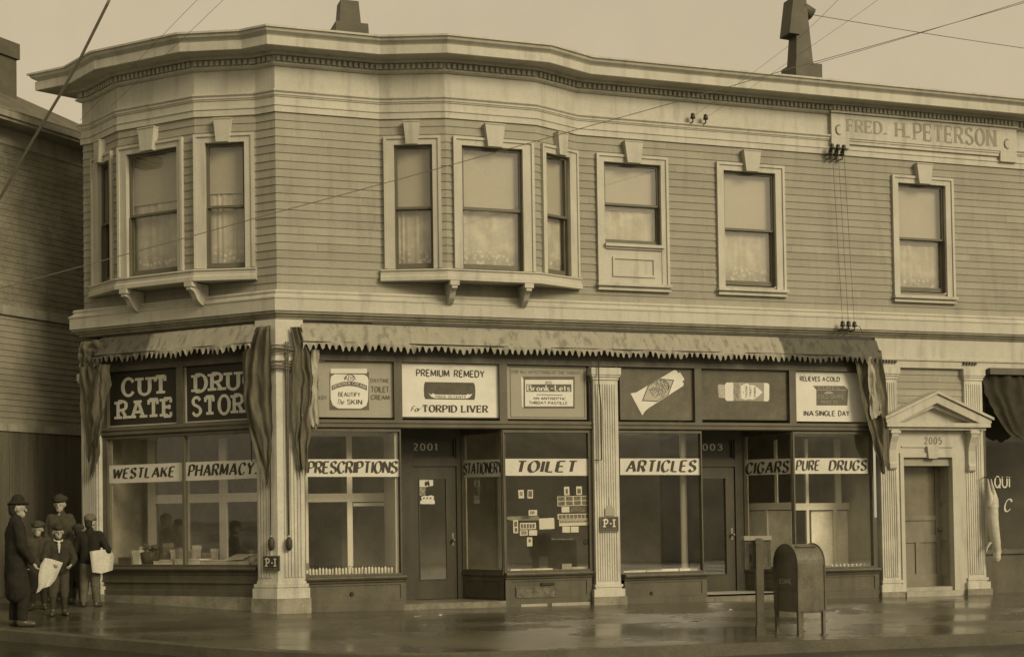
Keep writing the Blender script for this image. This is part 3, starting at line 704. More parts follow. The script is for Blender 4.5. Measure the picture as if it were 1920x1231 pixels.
uC0, uC1 = RF.u(943, 900), MU0-.001
swC = shopwin(RF, uC0, uC1, .49, GT, wl=.02, wr=.07)
uD0, uD1 = MU1+.001, RF.u(1316, 900)
swD = shopwin(RF, uD0, uD1, .41, GT, wl=.03, wr=.02)
uE0 = RF.u(1487, 900)
swE = shopwin(RF, uE0, UR1, .405, GT, wl=.03, wr=.03)
swL = shopwin(LF, -3.549, CL_-.001, .68, GT, wl=LF.u(203, 900)+3.549, wr=.02)
mb = MB(); u = LF.u(344.5, 900); mb.box(LF, u-.022, u+.022, -.06, .015, .715, GT-.045); mb.build('mullion', M_sash, swL)
mb = MB(); u = LF.u(203, 900); mb.box(LF, u+.001, u+.05, -.06, -.032, .715, GT-.045); mb.build('glazing_bead', M_fr_light, swL)
# side lights of the two recessed doorways
DEP = .95
def side_light(x_in, u_out, za):
    F = RF.sub(RF.u(x_in, 900, -DEP), -DEP, u_out-.002, -.001)
    o = shopwin(F, 0, F.len, za, GT, wl=.05, wr=.03, lightl=True)
    mb = MB(); mb.box(F, 0, F.len, -.06, .03, za-.06, za-.001); mb.box(F, 0, F.len, -.06, .005, -.4, za-.061); mb.frame(F, .1, F.len-.05, .08, za-.1, .05, .006, .02); mb.build('stall_riser', M_bulk, o)
    mb = MB(); mb.box(F, 0, F.len, -.08, .02, GT+.001, 3.0); mb.build('header', M_trim, o)
    return F, o
FS, swS = side_light(864, uC0, .505)
FT, swT = side_light(1392, uE0, .42)
# --- stall risers
def riser(F, ua, ub, zt, zgd, off=.09):
    mb = MB(); mb.sweep([F.P2(ua), F.P2(ub)], [(-.08, zt), (off+.03, zt-.004), (off+.045, zt-.03), (off+.03, zt-.055), (off, zt-.07), (off-.01, zt-.10), (-.08, zt-.10)])
    mb.box(F, ua, ub, -.08, off-.05, zgd-.35, zt-.101)
    mb.box(F, ua, ub, -.08, off-.022, zgd-.35, zgd+.13); mb.frame(F, ua, ub, zgd+.131, zt-.102, .09, -.08, off-.035, wt=.04, wb=.03)
    return part(mb, 'stall_riser', M_bulk)
rA = riser(RF, CR_+.001, RF.u(762, 1100, .06), .505, -.02)
rC = riser(RF, uC0, MU0-.06, .49, -.06); rD = riser(RF, MU1+.085, RF.u(1326, 1100, .06), .41, -.10); rE = riser(RF, uE0, UR1+.05, .405, -.12)
mb = MB(); mb.sweep([LF.P2(-3.549), LF.P2(CL_-.06)], [(-.08, .68), (.09, .675), (.105, .64), (.085, .61), (.055, .59), (.045, .55), (.035, .545), (.035, .46), (.055, .45), (.055, .42), (.03, .41), (.03, .31), (.06, .30), (.06, .215), (-.08, .215)]); rL = part(mb, 'stall_riser', M_bulk)
mb = MB(); mb.box(LF, -3.549, CL_-.08, -.08, .085, -.35, .214); part(mb, 'stone_footing', M_stone)
mb = MB(); mb.box(RF, uC0+.25, uC0+.7, .0, .082, -.075, -.02); mb.box(RF, uC0+.78, MU0-.1, .0, .084, -.08, -.018); mb.build('footing_stone', mat('pale_stone', .34, .6, .2), rC)
mb = MB(); a = RF.uz(1015, 1094, .06); mb.box(RF, a[0], RF.u(1040, 1094, .06), .04, .078, a[1]-.02, a[1]+.02); mb.build('letter_slot', M_black, rC)
mb = MB(); a, b = RF.uz(968, 1100, .06), RF.uz(1043, 1118, .06); mb.frame(RF, a[0], b[0], b[1], a[1], .015, .03, .066); mb.box(RF, a[0]+.016, b[0]-.016, .03, .056, b[1]+.016, a[1]-.016); mb.build('name_plate', mat('old_plate', .13, .5, .5, 14), rC)
for r, x, y in ((rA, 660, 1113), (rD, 1222, 1112)):
    mb = MB(); c = RF.P(RF.u(x, y, .05), .052, RF.z(x, y, .05)); mb.tube([c+Vector((0, .01, 0)), c+Vector((0, -.015, 0))], [.035, .025], 10); mb.build('vent', M_black, r)
# --- doors in the recesses
def shop_door(ua, ub, zf, number, numx, leaf, gl, ztr):
    """leaf, gl: photo x of leaf and glass"""
    F = Fr(RF.P2(0, -DEP), RF.d)
    mb = MB(); la, lb = [F.u(x, 950) for x in leaf]
    mb.box(F, ua, la, -.1, .03, zf, GT+.2); mb.box(F, lb, ub, -.1, .03, zf, GT+.2)
    mb.box(F, la, lb, -.1, .035, ztr, ztr+.13); mb.box(F, la, lb, -.1, .03, GT-.08, GT+.2); mb.box(F, la, lb, -.10, -.06, ztr+.131, GT-.081)
    mb.frame(F, la, lb, ztr+.131, GT-.081, .03, -.059, -.01)
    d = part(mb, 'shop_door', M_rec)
    mb = MB(); ga, gb = [F.u(x, 950) for x in gl]; z0 = zf+.32
    mb.box(F, la+.006, ga, -.06, 0, zf+.012, ztr-.006); mb.box(F, gb, lb-.006, -.06, 0, zf+.012, ztr-.006)
    mb.box(F, ga, gb, -.06, 0, zf+.012, z0); mb.box(F, ga, gb, -.06, 0, ztr-.19, ztr-.006); mb.build('door_leaf', M_door, d)
    mb = MB(); mb.rect(F, ga, gb, -.03, z0, ztr-.19); mb.build('pane', M_glass, d)
    mb = MB(); mb.frame(F, ga-.001, gb+.001, z0-.001, ztr-.189, .018, -.028, .012); mb.build('glazing_bead', M_door, d)
    mb = MB(); h = F.P(lb-.07, .0, 1.02); mb.tube([h, h+Vector((0, -.05, 0))], .012, 8); mb.lathe(h+Vector((0, -.065, -.03)), [(.004, 0), (.026, .012), (.03, .03), (.026, .048), (.004, .06)], 10)
    mb.box(F, lb-.09, lb-.05, 0, .006, .93, 1.14); mb.build('door_knob', mat('dull_brass', .22, .35, .2, metal=.6), d)
    lettering(F, [pxt(F, number, numx[0], numx[2], numx[1], numx[3], 'num')], -.055 if number == '2001' else -.055, M_wlet, d, 'house_number')
    mb = MB(); mb.box(RF, RF.u(752, 900) if number == '2001' else uD1, uC0 if number == '2001' else uE0, -DEP-.1, .07, -.3, zf); mb.build('threshold', mat('tile_floor', .18, .45, .35, 5, .2), d)
    return F, d
FD, d1 = shop_door(RF.u(752, 900), RF.u(866, 900, -DEP), .045, '2001', (777, 822, 831, 843), (775, 856), (785, 838), 2.25)
FD, d2 = shop_door(uD1-.3, RF.u(1394, 900, -DEP), -.01, '2003', (1307, 1356, 832, 843), (1299, 1378), (1311, 1362), 2.23)
# inner returns of the recesses on the viewer's blind side, and soffits
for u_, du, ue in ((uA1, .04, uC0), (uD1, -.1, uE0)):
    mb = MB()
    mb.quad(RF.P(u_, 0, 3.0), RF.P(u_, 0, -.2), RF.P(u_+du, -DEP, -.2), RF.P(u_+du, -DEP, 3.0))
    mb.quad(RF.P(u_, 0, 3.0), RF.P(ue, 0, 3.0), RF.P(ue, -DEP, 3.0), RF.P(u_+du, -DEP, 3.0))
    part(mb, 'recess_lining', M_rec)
# --- insides: decks of the show windows, partitions of painted wood, dark room behind
mb = MB()
mb.sweep([LF.P2(-3.56, 0), Vector((0, 0)), RF.P2(UR1, 0)], [(-4.6, -.2), (-4.6, 4.4)], caps=False)
mb.quad(RF.P(UR1, 0, -.2), RF.P(UR1, -4.6, -.2), RF.P(UR1, -4.6, 4.4), RF.P(UR1, 0, 4.4)); mb.quad(LF.P(-3.56, -4.6, -.2), LF.P(-3.56, 0, -.2), LF.P(-3.56, 0, 4.4), LF.P(-3.56, -4.6, 4.4))
q = [LF.P2(-3.56, -.05), Vector((0, .05)), RF.P2(UR1, -.05), RF.P2(UR1, -4.6), Vector((2, 4.6)), LF.P2(-3.56, -4.6)]
mb.add([(p.x, p.y, 3.4) for p in q], (tuple(range(6)),)); mb.add([(p.x, p.y, .02) for p in q], ((5, 4, 3, 2, 1, 0),))
part(mb, 'shop_interior', M_dark)
PD = -.80
mb = MB(); mb.box(RF, .1, uA1-.01, PD, -.071, .42, .535); mb.box(RF, uC0+.02, MU0-.0, PD, -.071, .40, .52); mb.box(RF, MU1, uD1-.01, PD, -.071, .33, .44); mb.box(RF, uE0+.02, UR1, PD, -.071, .33, .435); mb.box(LF, -3.54, -.02, PD, -.071, .60, .71)
part(mb, 'display_deck', M_deck)
def bars(F, off, vert, hor, z0, z1, d=.05):
    mb = MB()
    hs = sorted((min(F.z(x0, yb, off), F.z(x0, ya, off)), max(F.z(x0, yb, off), F.z(x0, ya, off)), F.u(x0, ya, off), F.u(x1, ya, off)) for x0, x1, ya, yb in hor)
    for za, zb, a, b in hs: mb.box(F, a, b, off-d, off+.004, za, zb)
    for x0, x1, ya, yb in vert:
        mb.box(F, F.u(x0, 950, off), F.u(x1, 950, off), off-d, off, F.z(x0, yb, off) if yb else z0, F.z(x0, ya, off) if ya else z1)
    return mb
mb = bars(RF, PD, [(571, 578, None, None), (651, 661, None, None), (724, 740, None, None)], [(565, 738, 925, 941), (565, 738, 803, 817)], .5, 2.75)
mb.box(RF, uA1-.08, uA1-.03, PD, -.075, .505, 2.75)
mb.box(RF, RF.u(661, 1000, PD)+.02, RF.u(724, 1000, PD)-.02, PD-.03, PD-.001, RF.z(690, 948, PD), RF.z(690, 942, PD))
part(mb, 'display_partition', M_cream)
mb = bars(LF, PD, [(277, 290, 820, None), (346, 353, None, None), (411, 424, None, None), (484, 498, None, None)], [(279, 500, 928, 944), (279, 500, 808, 819)], .69, 2.75)
part(mb, 'display_partition', M_cream)
mb = bars(FT, -.45, [(1395, 1399, None, None), (1453, 1458, None, 948), (1484, 1486, None, None), (1434, 1438, 955, None)], [(1396, 1485, 943, 956), (1396, 1485, 810, 816)], .43, 2.7, .03)
mb2 = bars(RF, PD, [(1486, 1492, None, None), (1512, 1517, None, None), (1568, 1578, None, 950), (1564, 1569, 955, None), (1594, 1600, 955, None), (1618, 1626, 955, None)], [(1486, 1628, 943, 956), (1486, 1600, 809, 817)], .41, 2.72)
n = len(mb.v); mb.v += mb2.v; mb.f += [tuple(i+n for i in f) for f in mb2.f]; mb.sm += mb2.sm
part(mb, 'display_partition', M_cream)
mb = MB(); a = RF.u(1525, 1000, PD); b = RF.u(1626, 1000, PD); mb.box(RF, a, b, PD-.1, PD-.06, .41, RF.z(1560, 957, PD)); 
a, b = FT.u(1399, 1000, -.47), FT.u(1484, 1000, -.47); mb.box(FT, a, b, -.5, -.47, .43, FT.z(1440, 957, -.47)); part(mb, 'display_back', mat('display_back_paint', .85, .5, .3, 1.5))

# --- entrance with pediment at the right
mb = MB(); mb.box(RF, UR1+.061, UR, -.05, .06, 4.13, 4.469); mb.box(RF, UR1+.061, UR, -.05, .10, 4.085, 4.129); mb.box(RF, UR1+.061, UR, -.05, .075, 3.955, 4.084)
ent = part(mb, 'entrance_entablature', M_white)
PA0, PA1, PB0, PB1 = RF.u(1648, 1000), RF.u(1683, 1000), RF.u(1808, 1000), RF.u(1846, 1000)
for a, b in ((RF.u(1648, 1000)+.03, RF.u(1676, 760)+.03), (RF.u(1805, 760), RF.u(1838, 760))): pilaster(RF, a, b, -.13, 3.95, 7, .06)
for a, b in ((PA0+.1, PA1), (PB0, PB1-.1)):
    mb = MB()
    for k in range(5): mb.box(RF, a+k*.06, a+k*.06+.035, .075, .12, 4.03, 4.083)
    mb.build('guttae', M_trim, ent)
mb = MB(); clap(mb, RF, PA1-.05, PB0+.1, 2.2, 3.955, off=0.0); part(mb, 'clapboard_infill', M_body)
# pediment
uL, uR_, zA = RF.u(1663, 792, .25), RF.u(1857, 792, .25), RF.z(1757, 738, .25)
zB = RF.z(1757, 800, .25); um = RF.u(1756, 738, .25)
mb = MB()
mb.box(RF, uL, uR_, .0, .26, zB, zB+.075); mb.box(RF, uL+.06, uR_-.06, 0, .20, zB-.05, zB-.001)
th = .16
for s, ue in ((1, uL-.02), (-1, uR_+.02)):
    zb0 = zB+.076
    mb.prism(RF, [(ue, zb0), (ue+s*.26, zb0), (um, zA-th), (um, zA), (ue, zb0+.05)][::s], 0, .262)
    mb.prism(RF, [(ue-s*.03, zb0+.052), (um, zA+.002), (um, zA+.05), (ue-s*.03, zb0+.10)][::s], 0, .30)
    mb.prism(RF, [(ue+s*.27, zb0), (ue+s*.36, zb0), (um, zA-th-.075), (um, zA-th-.001)][::s], 0, .17)
mb.prism(RF, [(uL+.3, zB+.077), (uR_-.3, zB+.077), (um, zA-th-.05)], 0, .05)
ped = part(mb, 'pediment', M_white)
# door surround
ED = -.30
ua, ub = RF.u(1693, 1000), RF.u(1784, 1000)
oa, ob = RF.u(1683, 1000), RF.u(1810, 1000)
zd = 2.35
mb = MB()
mb.box(RF, oa, ua-.075, 0, .05, -.2, zB-.052); mb.box(RF, ua-.074, ua, -.05, .075, -.2, zd+.08); mb.box(RF, ub, ub+.074, -.05, .075, -.2, zd+.08); mb.box(RF, ub+.075, ob, 0, .05, -.2, zB-.052)
mb.box(RF, ua, ub, -.05, .075, zd, zd+.08); mb.box(RF, ua-.074, ub+.074, 0, .05, zd+.081, zB-.052)
mb.box(RF, ua-.03, um-.14, .05, .07, zd+.18, zd+.205); mb.box(RF, um+.14, ub+.03, .05, .07, zd+.18, zd+.205)
mb.box(RF, PA1-.0, oa-.001, 0, .03, -.2, zB-.052); mb.box(RF, ob+.001, PB0, 0, .03, -.2, zB-.052)
sur = part(mb, 'door_surround', M_white)
kt = RF.z(1745, 836, .1); mb = MB(); mb.prism(RF, [(um-.09, zd-.02), (um+.09, zd-.02), (um+.115, kt), (um-.115, kt)], .05, .11); mb.build('keystone', M_white, sur)
for x, y0, y1, sd_ in ((1673, 806, 880, -1), (1821, 806, 884, 1)):
    uc = RF.u(x, 850, .1); z0, z1 = RF.z(x, y1, .1), zB-.051
    mb = MB(); fr = Fr(RF.P2(uc, 0), RF.n)
    h = z1-z0
    pr = [(.075, z0+.05), (.10, z0), (.135, z0+.03), (.14, z0+.10), (.115, z0+.2*h), (.12, z0+.5*h), (.16, z0+.7*h), (.21, z0+.84*h), (.22, z1-.05), (.22, z1), (.06, z1), (.06, z0+.05)]
    mb.prism(fr, pr, -.07, .07); mb.box(RF, uc-.1, uc+.1, .06, .235, z1-.06, z1-.012); mb.build('console', M_white, sur)
lettering(RF, [pxt(RF, '2005', 1730, 820, 1762, 832, 'num')], .053, mat('number_paint', .15, .5, .2), sur, 'house_number')
mb = MB()
mb.quad(RF.P(ua, -.05, -.1), RF.P(ua, -.05, zd), RF.P(ua, ED, zd), RF.P(ua, ED, -.1)); mb.quad(RF.P(ub, -.05, zd), RF.P(ub, -.05, -.1), RF.P(ub, ED, -.1), RF.P(ub, ED, zd)); mb.quad(RF.P(ua, -.05, zd), RF.P(ub, -.05, zd), RF.P(ub, ED, zd), RF.P(ua, ED, zd))
for za, zb in ((.2, .75), (.85, 1.45), (1.55, 2.2)): mb.box(Fr(RF.P2(ub, -.06), Vector((0, 1))), .06, .24, -.018, -.002, za, zb)
mb.build('reveal', mat('reveal_paint', .30, .55, .15), sur)
mb = MB(); EF = Fr(RF.P2(0, ED), RF.d)
mb.box(EF, ua, ub, -.06, -.012, .03, zd); mb.frame(EF, ua, ub, .03, zd, .12, -.011, .012, wb=.22); mb.box(EF, ua+.121, ub-.121, -.011, .012, .82, .95); mb.box(EF, ua+.121, ub-.121, -.011, .012, 1.22, 1.3)
m_ = (ua+ub)/2; mb.box(EF, m_-.05, m_+.05, -.011, .012, .251, .819)
ed = part(mb, 'entrance_door', mat('entrance_door_paint', .20, .5, .2, 1.5, extra=grime(.2)))
mb = MB(); mb.rect(EF, ua+.13, ub-.13, -.004, 1.31, zd-.13); mb.build('pane', M_glass, ed)
mb = MB(); h = EF.P(ub-.06, .012, 1.05); mb.lathe(h+Vector((0, -.04, -.03)), [(.004, 0), (.028, .012), (.03, .03), (.026, .048), (.004, .06)], 10); mb.build('door_knob', mat('dull_brass', .22), ed)
mb = MB(); mb.box(RF, ua+.001, ub-.001, ED-.1, .03, -.4, .028); mb.box(RF, ua-.05, ub+.05, .081, .16, -.4, -.04); part(mb, 'doorstep', mat('step_stone', .36, .5, .2))
# --- neighbouring shop front at the far right
RX = RF.u(1852, 1000)
mb = MB(); mb.box(RF, RX, UR, -.4, -.15, -.4, .62); mb.box(RF, RX, UR, -.4, -.10, .58, .66); mb.box(RF, RX, RX+.06, -.4, -.08, .661, 3.95); mb.box(RF, RX+.061, UR, -.4, -.12, 3.3, 3.95)
rs = part(mb, 'market_front', M_trim)
mb = MB(); mb.rect(RF, RX+.061, UR, -.2, .661, 3.3); mb.build('pane', M_glass, rs)
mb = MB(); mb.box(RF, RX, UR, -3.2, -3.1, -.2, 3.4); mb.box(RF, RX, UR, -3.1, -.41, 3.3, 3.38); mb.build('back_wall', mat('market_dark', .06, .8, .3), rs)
lettering(RF, [pxt(RF, 'QUI', 1865, 893, 1893, 913, 'sans', -.2), pxt(RF, 'C', 1884, 935, 1896, 958, 'script', -.2)], -.195, M_wlet, rs, 'window_lettering')

# ================================================================== AWNINGS
def awnmat(name, Fv, edge, sign):
    def ex(nt, tc, mp, fac):
        g = nt.nodes.new('ShaderNodeNewGeometry'); d = nt.nodes.new('ShaderNodeVectorMath'); d.operation = 'DOT_PRODUCT'; d.inputs[1].default_value = (Fv.d.x, Fv.d.y, 0)
        nt.links.new(g.outputs['Position'], d.inputs[0])
        n = nt.nodes.new('ShaderNodeTexNoise'); n.inputs['Scale'].default_value = 2.4; n.inputs['Detail'].default_value = 6
        m2 = nt.nodes.new('ShaderNodeMapping'); m2.inputs['Scale'].default_value = (4.5, 4.5, .7); nt.links.new(tc.outputs['Object'], m2.inputs[0]); nt.links.new(m2.outputs[0], n.inputs['Vector'])
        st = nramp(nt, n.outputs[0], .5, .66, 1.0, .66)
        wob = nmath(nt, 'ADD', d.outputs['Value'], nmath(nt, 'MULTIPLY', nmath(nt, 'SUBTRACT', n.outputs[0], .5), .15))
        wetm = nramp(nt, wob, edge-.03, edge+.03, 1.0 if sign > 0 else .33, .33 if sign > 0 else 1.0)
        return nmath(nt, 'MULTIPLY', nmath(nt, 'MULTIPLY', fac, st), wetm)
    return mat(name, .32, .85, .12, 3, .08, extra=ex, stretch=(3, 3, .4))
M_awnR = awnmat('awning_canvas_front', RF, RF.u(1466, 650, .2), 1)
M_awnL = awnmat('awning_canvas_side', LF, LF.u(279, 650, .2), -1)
M_canvas_dk = mat('old_canvas', .115, .9, .45, 3.5, .15, stretch=(3, 3, .5)); M_canvas_lt = mat('lit_fold_canvas', .34, .9, .22, 4, .1, stretch=(3, 3, .5))  # second, paler canvas paints the lit folds of the curtains
def awning(F, ua, ub, m, label, period):
    t = thing('awning', F.P((ua+ub)/2, .1, 4.0), label, 'awning')
    mb = MB(); n = int((ub-ua)/.05); rows = []
    rnd = random.Random(5); ph = [rnd.uniform(0, 6) for _ in range(8)]
    def wob(u, k): return .012*sin(u*2.1+ph[k])+.008*sin(u*5.3+ph[k+1])+.005*sin(u*11+ph[k+2])
    for k, (z, o) in enumerate(((4.425, .02), (4.43, .08), (4.40, .125), (4.32, .165), (4.22, .215), (4.14, .26), (4.10, .285))):
        rows.append([F.P(ua+(ub-ua)*i/n, o+wob(ua+(ub-ua)*i/n, k % 4)*(.3+k*.14), z+(.012*sin(i*.13+ph[3]) if k > 3 else 0)) for i in range(n+1)])
    mb.grid(rows); mb.build('canvas', m, t)
    N = int(round((ub-ua)/period)); q = 12; top = []; bot = []
    rn = random.Random(9)
    for c in range(N):
        j = rn.uniform(-.016, .016)+.012*sin(c*.7); jj = rn.uniform(-.04, .04); sk = rn.uniform(-.08, .08); rw = rn.uniform(.24, .33)
        for i in range(q):
            s = i/q; u = ua+(ub-ua)*(c+s)/N; e = (s-.5-sk)/rw
            zb = 4.016+j+(.06*sqrt(1-e*e) if abs(e) < 1 else -.004*(abs(e)-1)*8)
            zt = 4.10+.012*sin((u-ua)/(ub-ua)*n*.13+ph[3]); o = .285+wob(u, 2)*1.1
            top.append(F.P(u, o+.004, zt+.003)); bot.append(F.P(u, o+.012+jj*.6*sin(s*pi), zb))
    mb = MB(); mb.grid([top, bot], False); mb.build('valance', m, t)
    mb = MB(); mb.tube([F.P(ua, .27, 4.115), F.P(ub, .27, 4.115)], .012, 6); mb.build('front_rail', M_iron, t)
    return t
def drape(t, F, rows, nf, amp, m, off=.26, seed=1):
    rn = random.Random(seed); ph = [rn.uniform(0, 6.3) for _ in range(6)]; mb = MB(); R_ = []; n = nf*10
    ys = [r[0] for r in rows]; fine = []
    for a, b in zip(rows, rows[1:]):
        for k in range(6): fine.append([a[i]+(b[i]-a[i])*k/6 for i in range(3)])
    fine.append(list(rows[-1]))
    for y, xl, xr in fine:
        (ul, z), (ur, z2) = F.uz(xl, y, off), F.uz(xr, y, off); k = (y-ys[0])/(ys[-1]-ys[0]); r = []
        for i in range(n+1):
            s = i/n; q = s+.05*sin(s*9+ph[0]+2.2*k)+.03*sin(s*17+ph[1]-1.7*k)
            fold = sin(2*pi*nf*q+ph[2]+.9*sin(k*4+ph[3]))*(.55+.45*sin(s*5+k*3+ph[4]))
            r.append(F.P(ul+(ur-ul)*s+(.014*sin(k*7+s*4+ph[5])+.035*noise.noise((s*3+seed, k*9, seed)))*min(1, k*4), off-.03+.62*amp*fold+.03*sin(k*5+s*3+ph[1])+.05*noise.noise((s*4, k*6+seed, 2)), z+(.05*sin(s*6+ph[2])+.14*noise.noise((s*7+seed*3, k*2, 5)))*k*k))
        R_.append(r)
    mb.grid(R_); return mb.build('side_curtain', m, t)
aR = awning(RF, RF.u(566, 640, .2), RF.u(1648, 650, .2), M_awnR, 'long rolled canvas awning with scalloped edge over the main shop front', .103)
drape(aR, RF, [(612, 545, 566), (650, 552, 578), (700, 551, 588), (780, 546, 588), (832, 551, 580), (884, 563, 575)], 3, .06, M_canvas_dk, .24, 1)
drape(aR, RF, [(655, 584, 599), (700, 585, 599), (760, 584, 598), (800, 580, 596)], 1, .035, M_canvas_lt, .22, 2)
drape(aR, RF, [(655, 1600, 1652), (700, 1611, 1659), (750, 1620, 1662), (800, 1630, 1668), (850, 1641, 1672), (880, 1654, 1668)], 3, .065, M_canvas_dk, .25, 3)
drape(aR, RF, [(668, 1628, 1640), (720, 1630, 1646), (780, 1634, 1654)], 1, .03, M_canvas_lt, .31, 4)
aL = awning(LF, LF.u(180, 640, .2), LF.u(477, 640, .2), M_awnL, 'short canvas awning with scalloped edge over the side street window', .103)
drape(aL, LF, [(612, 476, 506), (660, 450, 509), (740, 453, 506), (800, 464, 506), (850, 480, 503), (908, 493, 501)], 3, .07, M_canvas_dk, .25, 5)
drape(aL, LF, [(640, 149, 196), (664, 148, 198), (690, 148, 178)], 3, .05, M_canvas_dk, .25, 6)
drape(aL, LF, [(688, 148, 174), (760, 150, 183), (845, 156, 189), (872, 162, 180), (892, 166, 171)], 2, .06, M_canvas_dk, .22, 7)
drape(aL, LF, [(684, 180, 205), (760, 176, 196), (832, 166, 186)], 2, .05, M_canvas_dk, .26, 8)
# awning lines with their pulley blocks on the corner pilaster
for F, pts, xp, yp, lab in ((LF, [(504, 640), (505, 800), (508, 1003)], 509, 1018, 'awning line and black pulley block, on the left face of the corner pilaster'), (RF, [(540, 640), (541, 800), (542, 1003)], 542, 1018, 'awning line and black pulley block, on the right face of the corner pilaster')):
    t = thing('awning_line', F.P(F.u(xp, yp, .16), .16, 1.1), lab, 'rope', 'awning lines on the corner')
    for dx, k in ((0, 0), (4 if F is LF else -4, 1)):
        mb = MB(); mb.tube([F.P(*((lambda q: (q[0], .175, q[1]))(F.uz(x+dx*(1-(y-640)/363), y, .175)))) for x, y in pts], .009 if F is LF else .012, 6); mb.build('rope', M_rope, t)
    mb = MB(); c = F.P(F.u(xp, yp, .185), .19, F.z(xp, yp, .185))
    mb.lathe(c-Vector((0, 0, .10)), [(.012, -.01), (.038, .01), (.05, .05), (.05, .14), (.036, .18), (.012, .20)], 10); mb.build('pulley_block', M_iron, t)
mb = MB()
for k, z in enumerate((3.70, 3.74, 3.79, 3.95, 4.0, 4.05)):
    path = [LF.P2(-.3), Vector((0, 0)), RF.P2(.3)]
    n_ = (LF.n+RF.n)/(1+LF.n.dot(RF.n)); o = .185
    a, b, c = LF.P(-.29, o, z), Vector((n_.x*o, n_.y*o, z+.012)), RF.P(.2, o, z-.01)
    mb.tube([a, a.lerp(b, .5)+Vector((0, 0, -.01)), b, b.lerp(c, .5)+Vector((0, 0, .008)), c], .012, 6)
tag(mb.build('rope_coil', M_rope), 'dark rope wound around the head of the corner pilaster', 'rope')
mb = MB(); mb.tube([RF.P(*(lambda q: (q[0], .19, q[1]))(RF.uz(x, y, .19))) for x, y in ((1122, 662), (1123, 720), (1127, 760), (1128, 862), (1115, 862))], .010, 6)
tag(mb.build('awning_crank', M_iron), 'thin iron awning rod bent at its foot, on the middle pilaster', 'rod')
mb = MB(); mb.tube([LF.P(*(lambda q: (q[0], .1, q[1]))(LF.uz(x, y, .1))) for x, y in ((470, 800), (472, 864), (488, 866))], .009, 6)
tag(mb.build('awning_crank', M_iron), 'thin iron awning rod hanging over the side street banner', 'rod')

# ================================================================== SIGNS
def panel(F, x0, x1, y, m, label, name='advertising_sign', z0=SZ0+.02, z1=SZ1-.004, off=-.035, th=.03):
    mb = MB(); mb.box(F, F.u(x0, y), F.u(x1, y), off-th, off, z0, z1)
    return tag(mb.build(name, m), label, 'sign')
def shape(F, pts, m, par, off, name, th=.002):      # cut-out of card, measured on the photograph
    mb = MB(); q = [F.uz(x, y, off) for x, y in pts]
    a = sum(q[i][0]*q[(i+1) % len(q)][1]-q[(i+1) % len(q)][0]*q[i][1] for i in range(len(q)))
    if a < 0: q.reverse()
    mb.prism(F, q, off-th, off); return mb.build(name, m, par)
def pxr(x0, y0, x1, y1): return [(x0, y0), (x1, y0), (x1, y1), (x0, y1)]
def rotmap(F, x, y, x2, y2, off):                   # a line of writing that starts at (x,y) and runs towards (x2,y2)
    a, b = Vector(F.uz(x, y, off)), Vector(F.uz(x2, y2, off)); d = (b-a).normalized(); n = Vector((-d.y, d.x))
    L = (b-a).length
    return (lambda X, Y: tuple(a+d*X+n*Y)), L
O1, O2, O3 = -.031, -.0285, -.026
# CUT RATE / DRUG STORE
s = panel(LF, 204, 334, 740, M_black, 'black transom sign lettered CUT RATE in large white capitals')
mb = MB(); mb.box(LF, LF.u(204, 740), LF.u(334, 740), -.06, -.005, SZ0-.005, SZ0+.0195); mb.build('sign_bead', M_fr_light, s)
lettering(LF, [pxt(LF, 'CUT', 228, 707, 309, 739, 'slab'), pxt(LF, 'RATE', 219, 749, 320, 782, 'slab')], O2, M_wlet, s)
s = panel(LF, 346, 483, 740, M_black, 'black transom sign lettered DRUG STORE, partly behind an awning curtain')
mb = MB(); mb.box(LF, LF.u(346, 740), LF.u(483, 740), -.06, -.005, SZ0-.005, SZ0+.0195); mb.box(LF, LF.u(346, 740), LF.u(346, 740)+.02, -.06, -.005, SZ0+.02, SZ1-.004); mb.build('sign_bead', M_fr_light, s)
lettering(LF, [pxt(LF, 'DRUG', 364, 698, 478, 730, 'slab'), pxt(LF, 'STORE', 359, 741, 478, 775, 'slab')], O2, M_wlet, s)
# skin cream
s = panel(RF, 576, 738, 740, M_tan, 'tan transom sign showing a white jar of skin cream')
shape(RF, pxr(618, 697, 692, 768), M_brown, s, O1, 'dark_square')  # dark printed square behind the jar
jar = [(619.5, 712), (621, 705), (628, 701), (683, 702), (689, 706), (691, 713), (690, 750), (687, 760), (677, 765.5), (634, 765), (624, 759), (620, 748)]
shape(RF, jar, M_card, s, O2, 'jar_picture'); shape(RF, pxr(620, 690.5, 688, 699.5), M_card, s, O2, 'lid_picture')
mb = MB(); n = 14
for i in range(n):
    A = [RF.uz(622+66*(i+e)/n, (731 if k else 722)-13.5*sin(pi*(.12+.76*(i+e)/n))+5.5, O3) for k, e in ((1, 0), (1, 1), (0, 1), (0, 0))]
    mb.poly(RF, A, O3+.0)
mb.build('ribbon', M_brown, s)
def arcm(X, Y):
    k = X/1.0; x = 625+60*k; y = 729-13.5*sin(pi*(.12+.76*k))-Y+5
    return RF.uz(x, y, O3)
mb = MB(); text(mb, RF, 'PEROXIDE CREAM', 0, 1, 0, 6.2, O3+.003, 'light', arcm); mb.build('lettering', M_card, s)
mb = MB(); text(mb, RF, 'ADS', RF.u(647, 706), RF.u(664, 706), RF.z(655, 712), RF.z(655, 705), O3, 'light')
lettering(RF, [pxt(RF, 'BEAUTIFY', 635, 735, 676, 742.5, 'sans'), pxt(RF, 'The', 633, 748, 646, 757, 'script'), pxt(RF, 'SKIN', 652, 748.5, 679, 757, 'sans')], O3, M_ink, s); mb.build('lettering', M_ink, s)
pc = [(656+10*cos(a), 711-9.5*sin(a)) for a in [pi*i/8 for i in range(9)]]
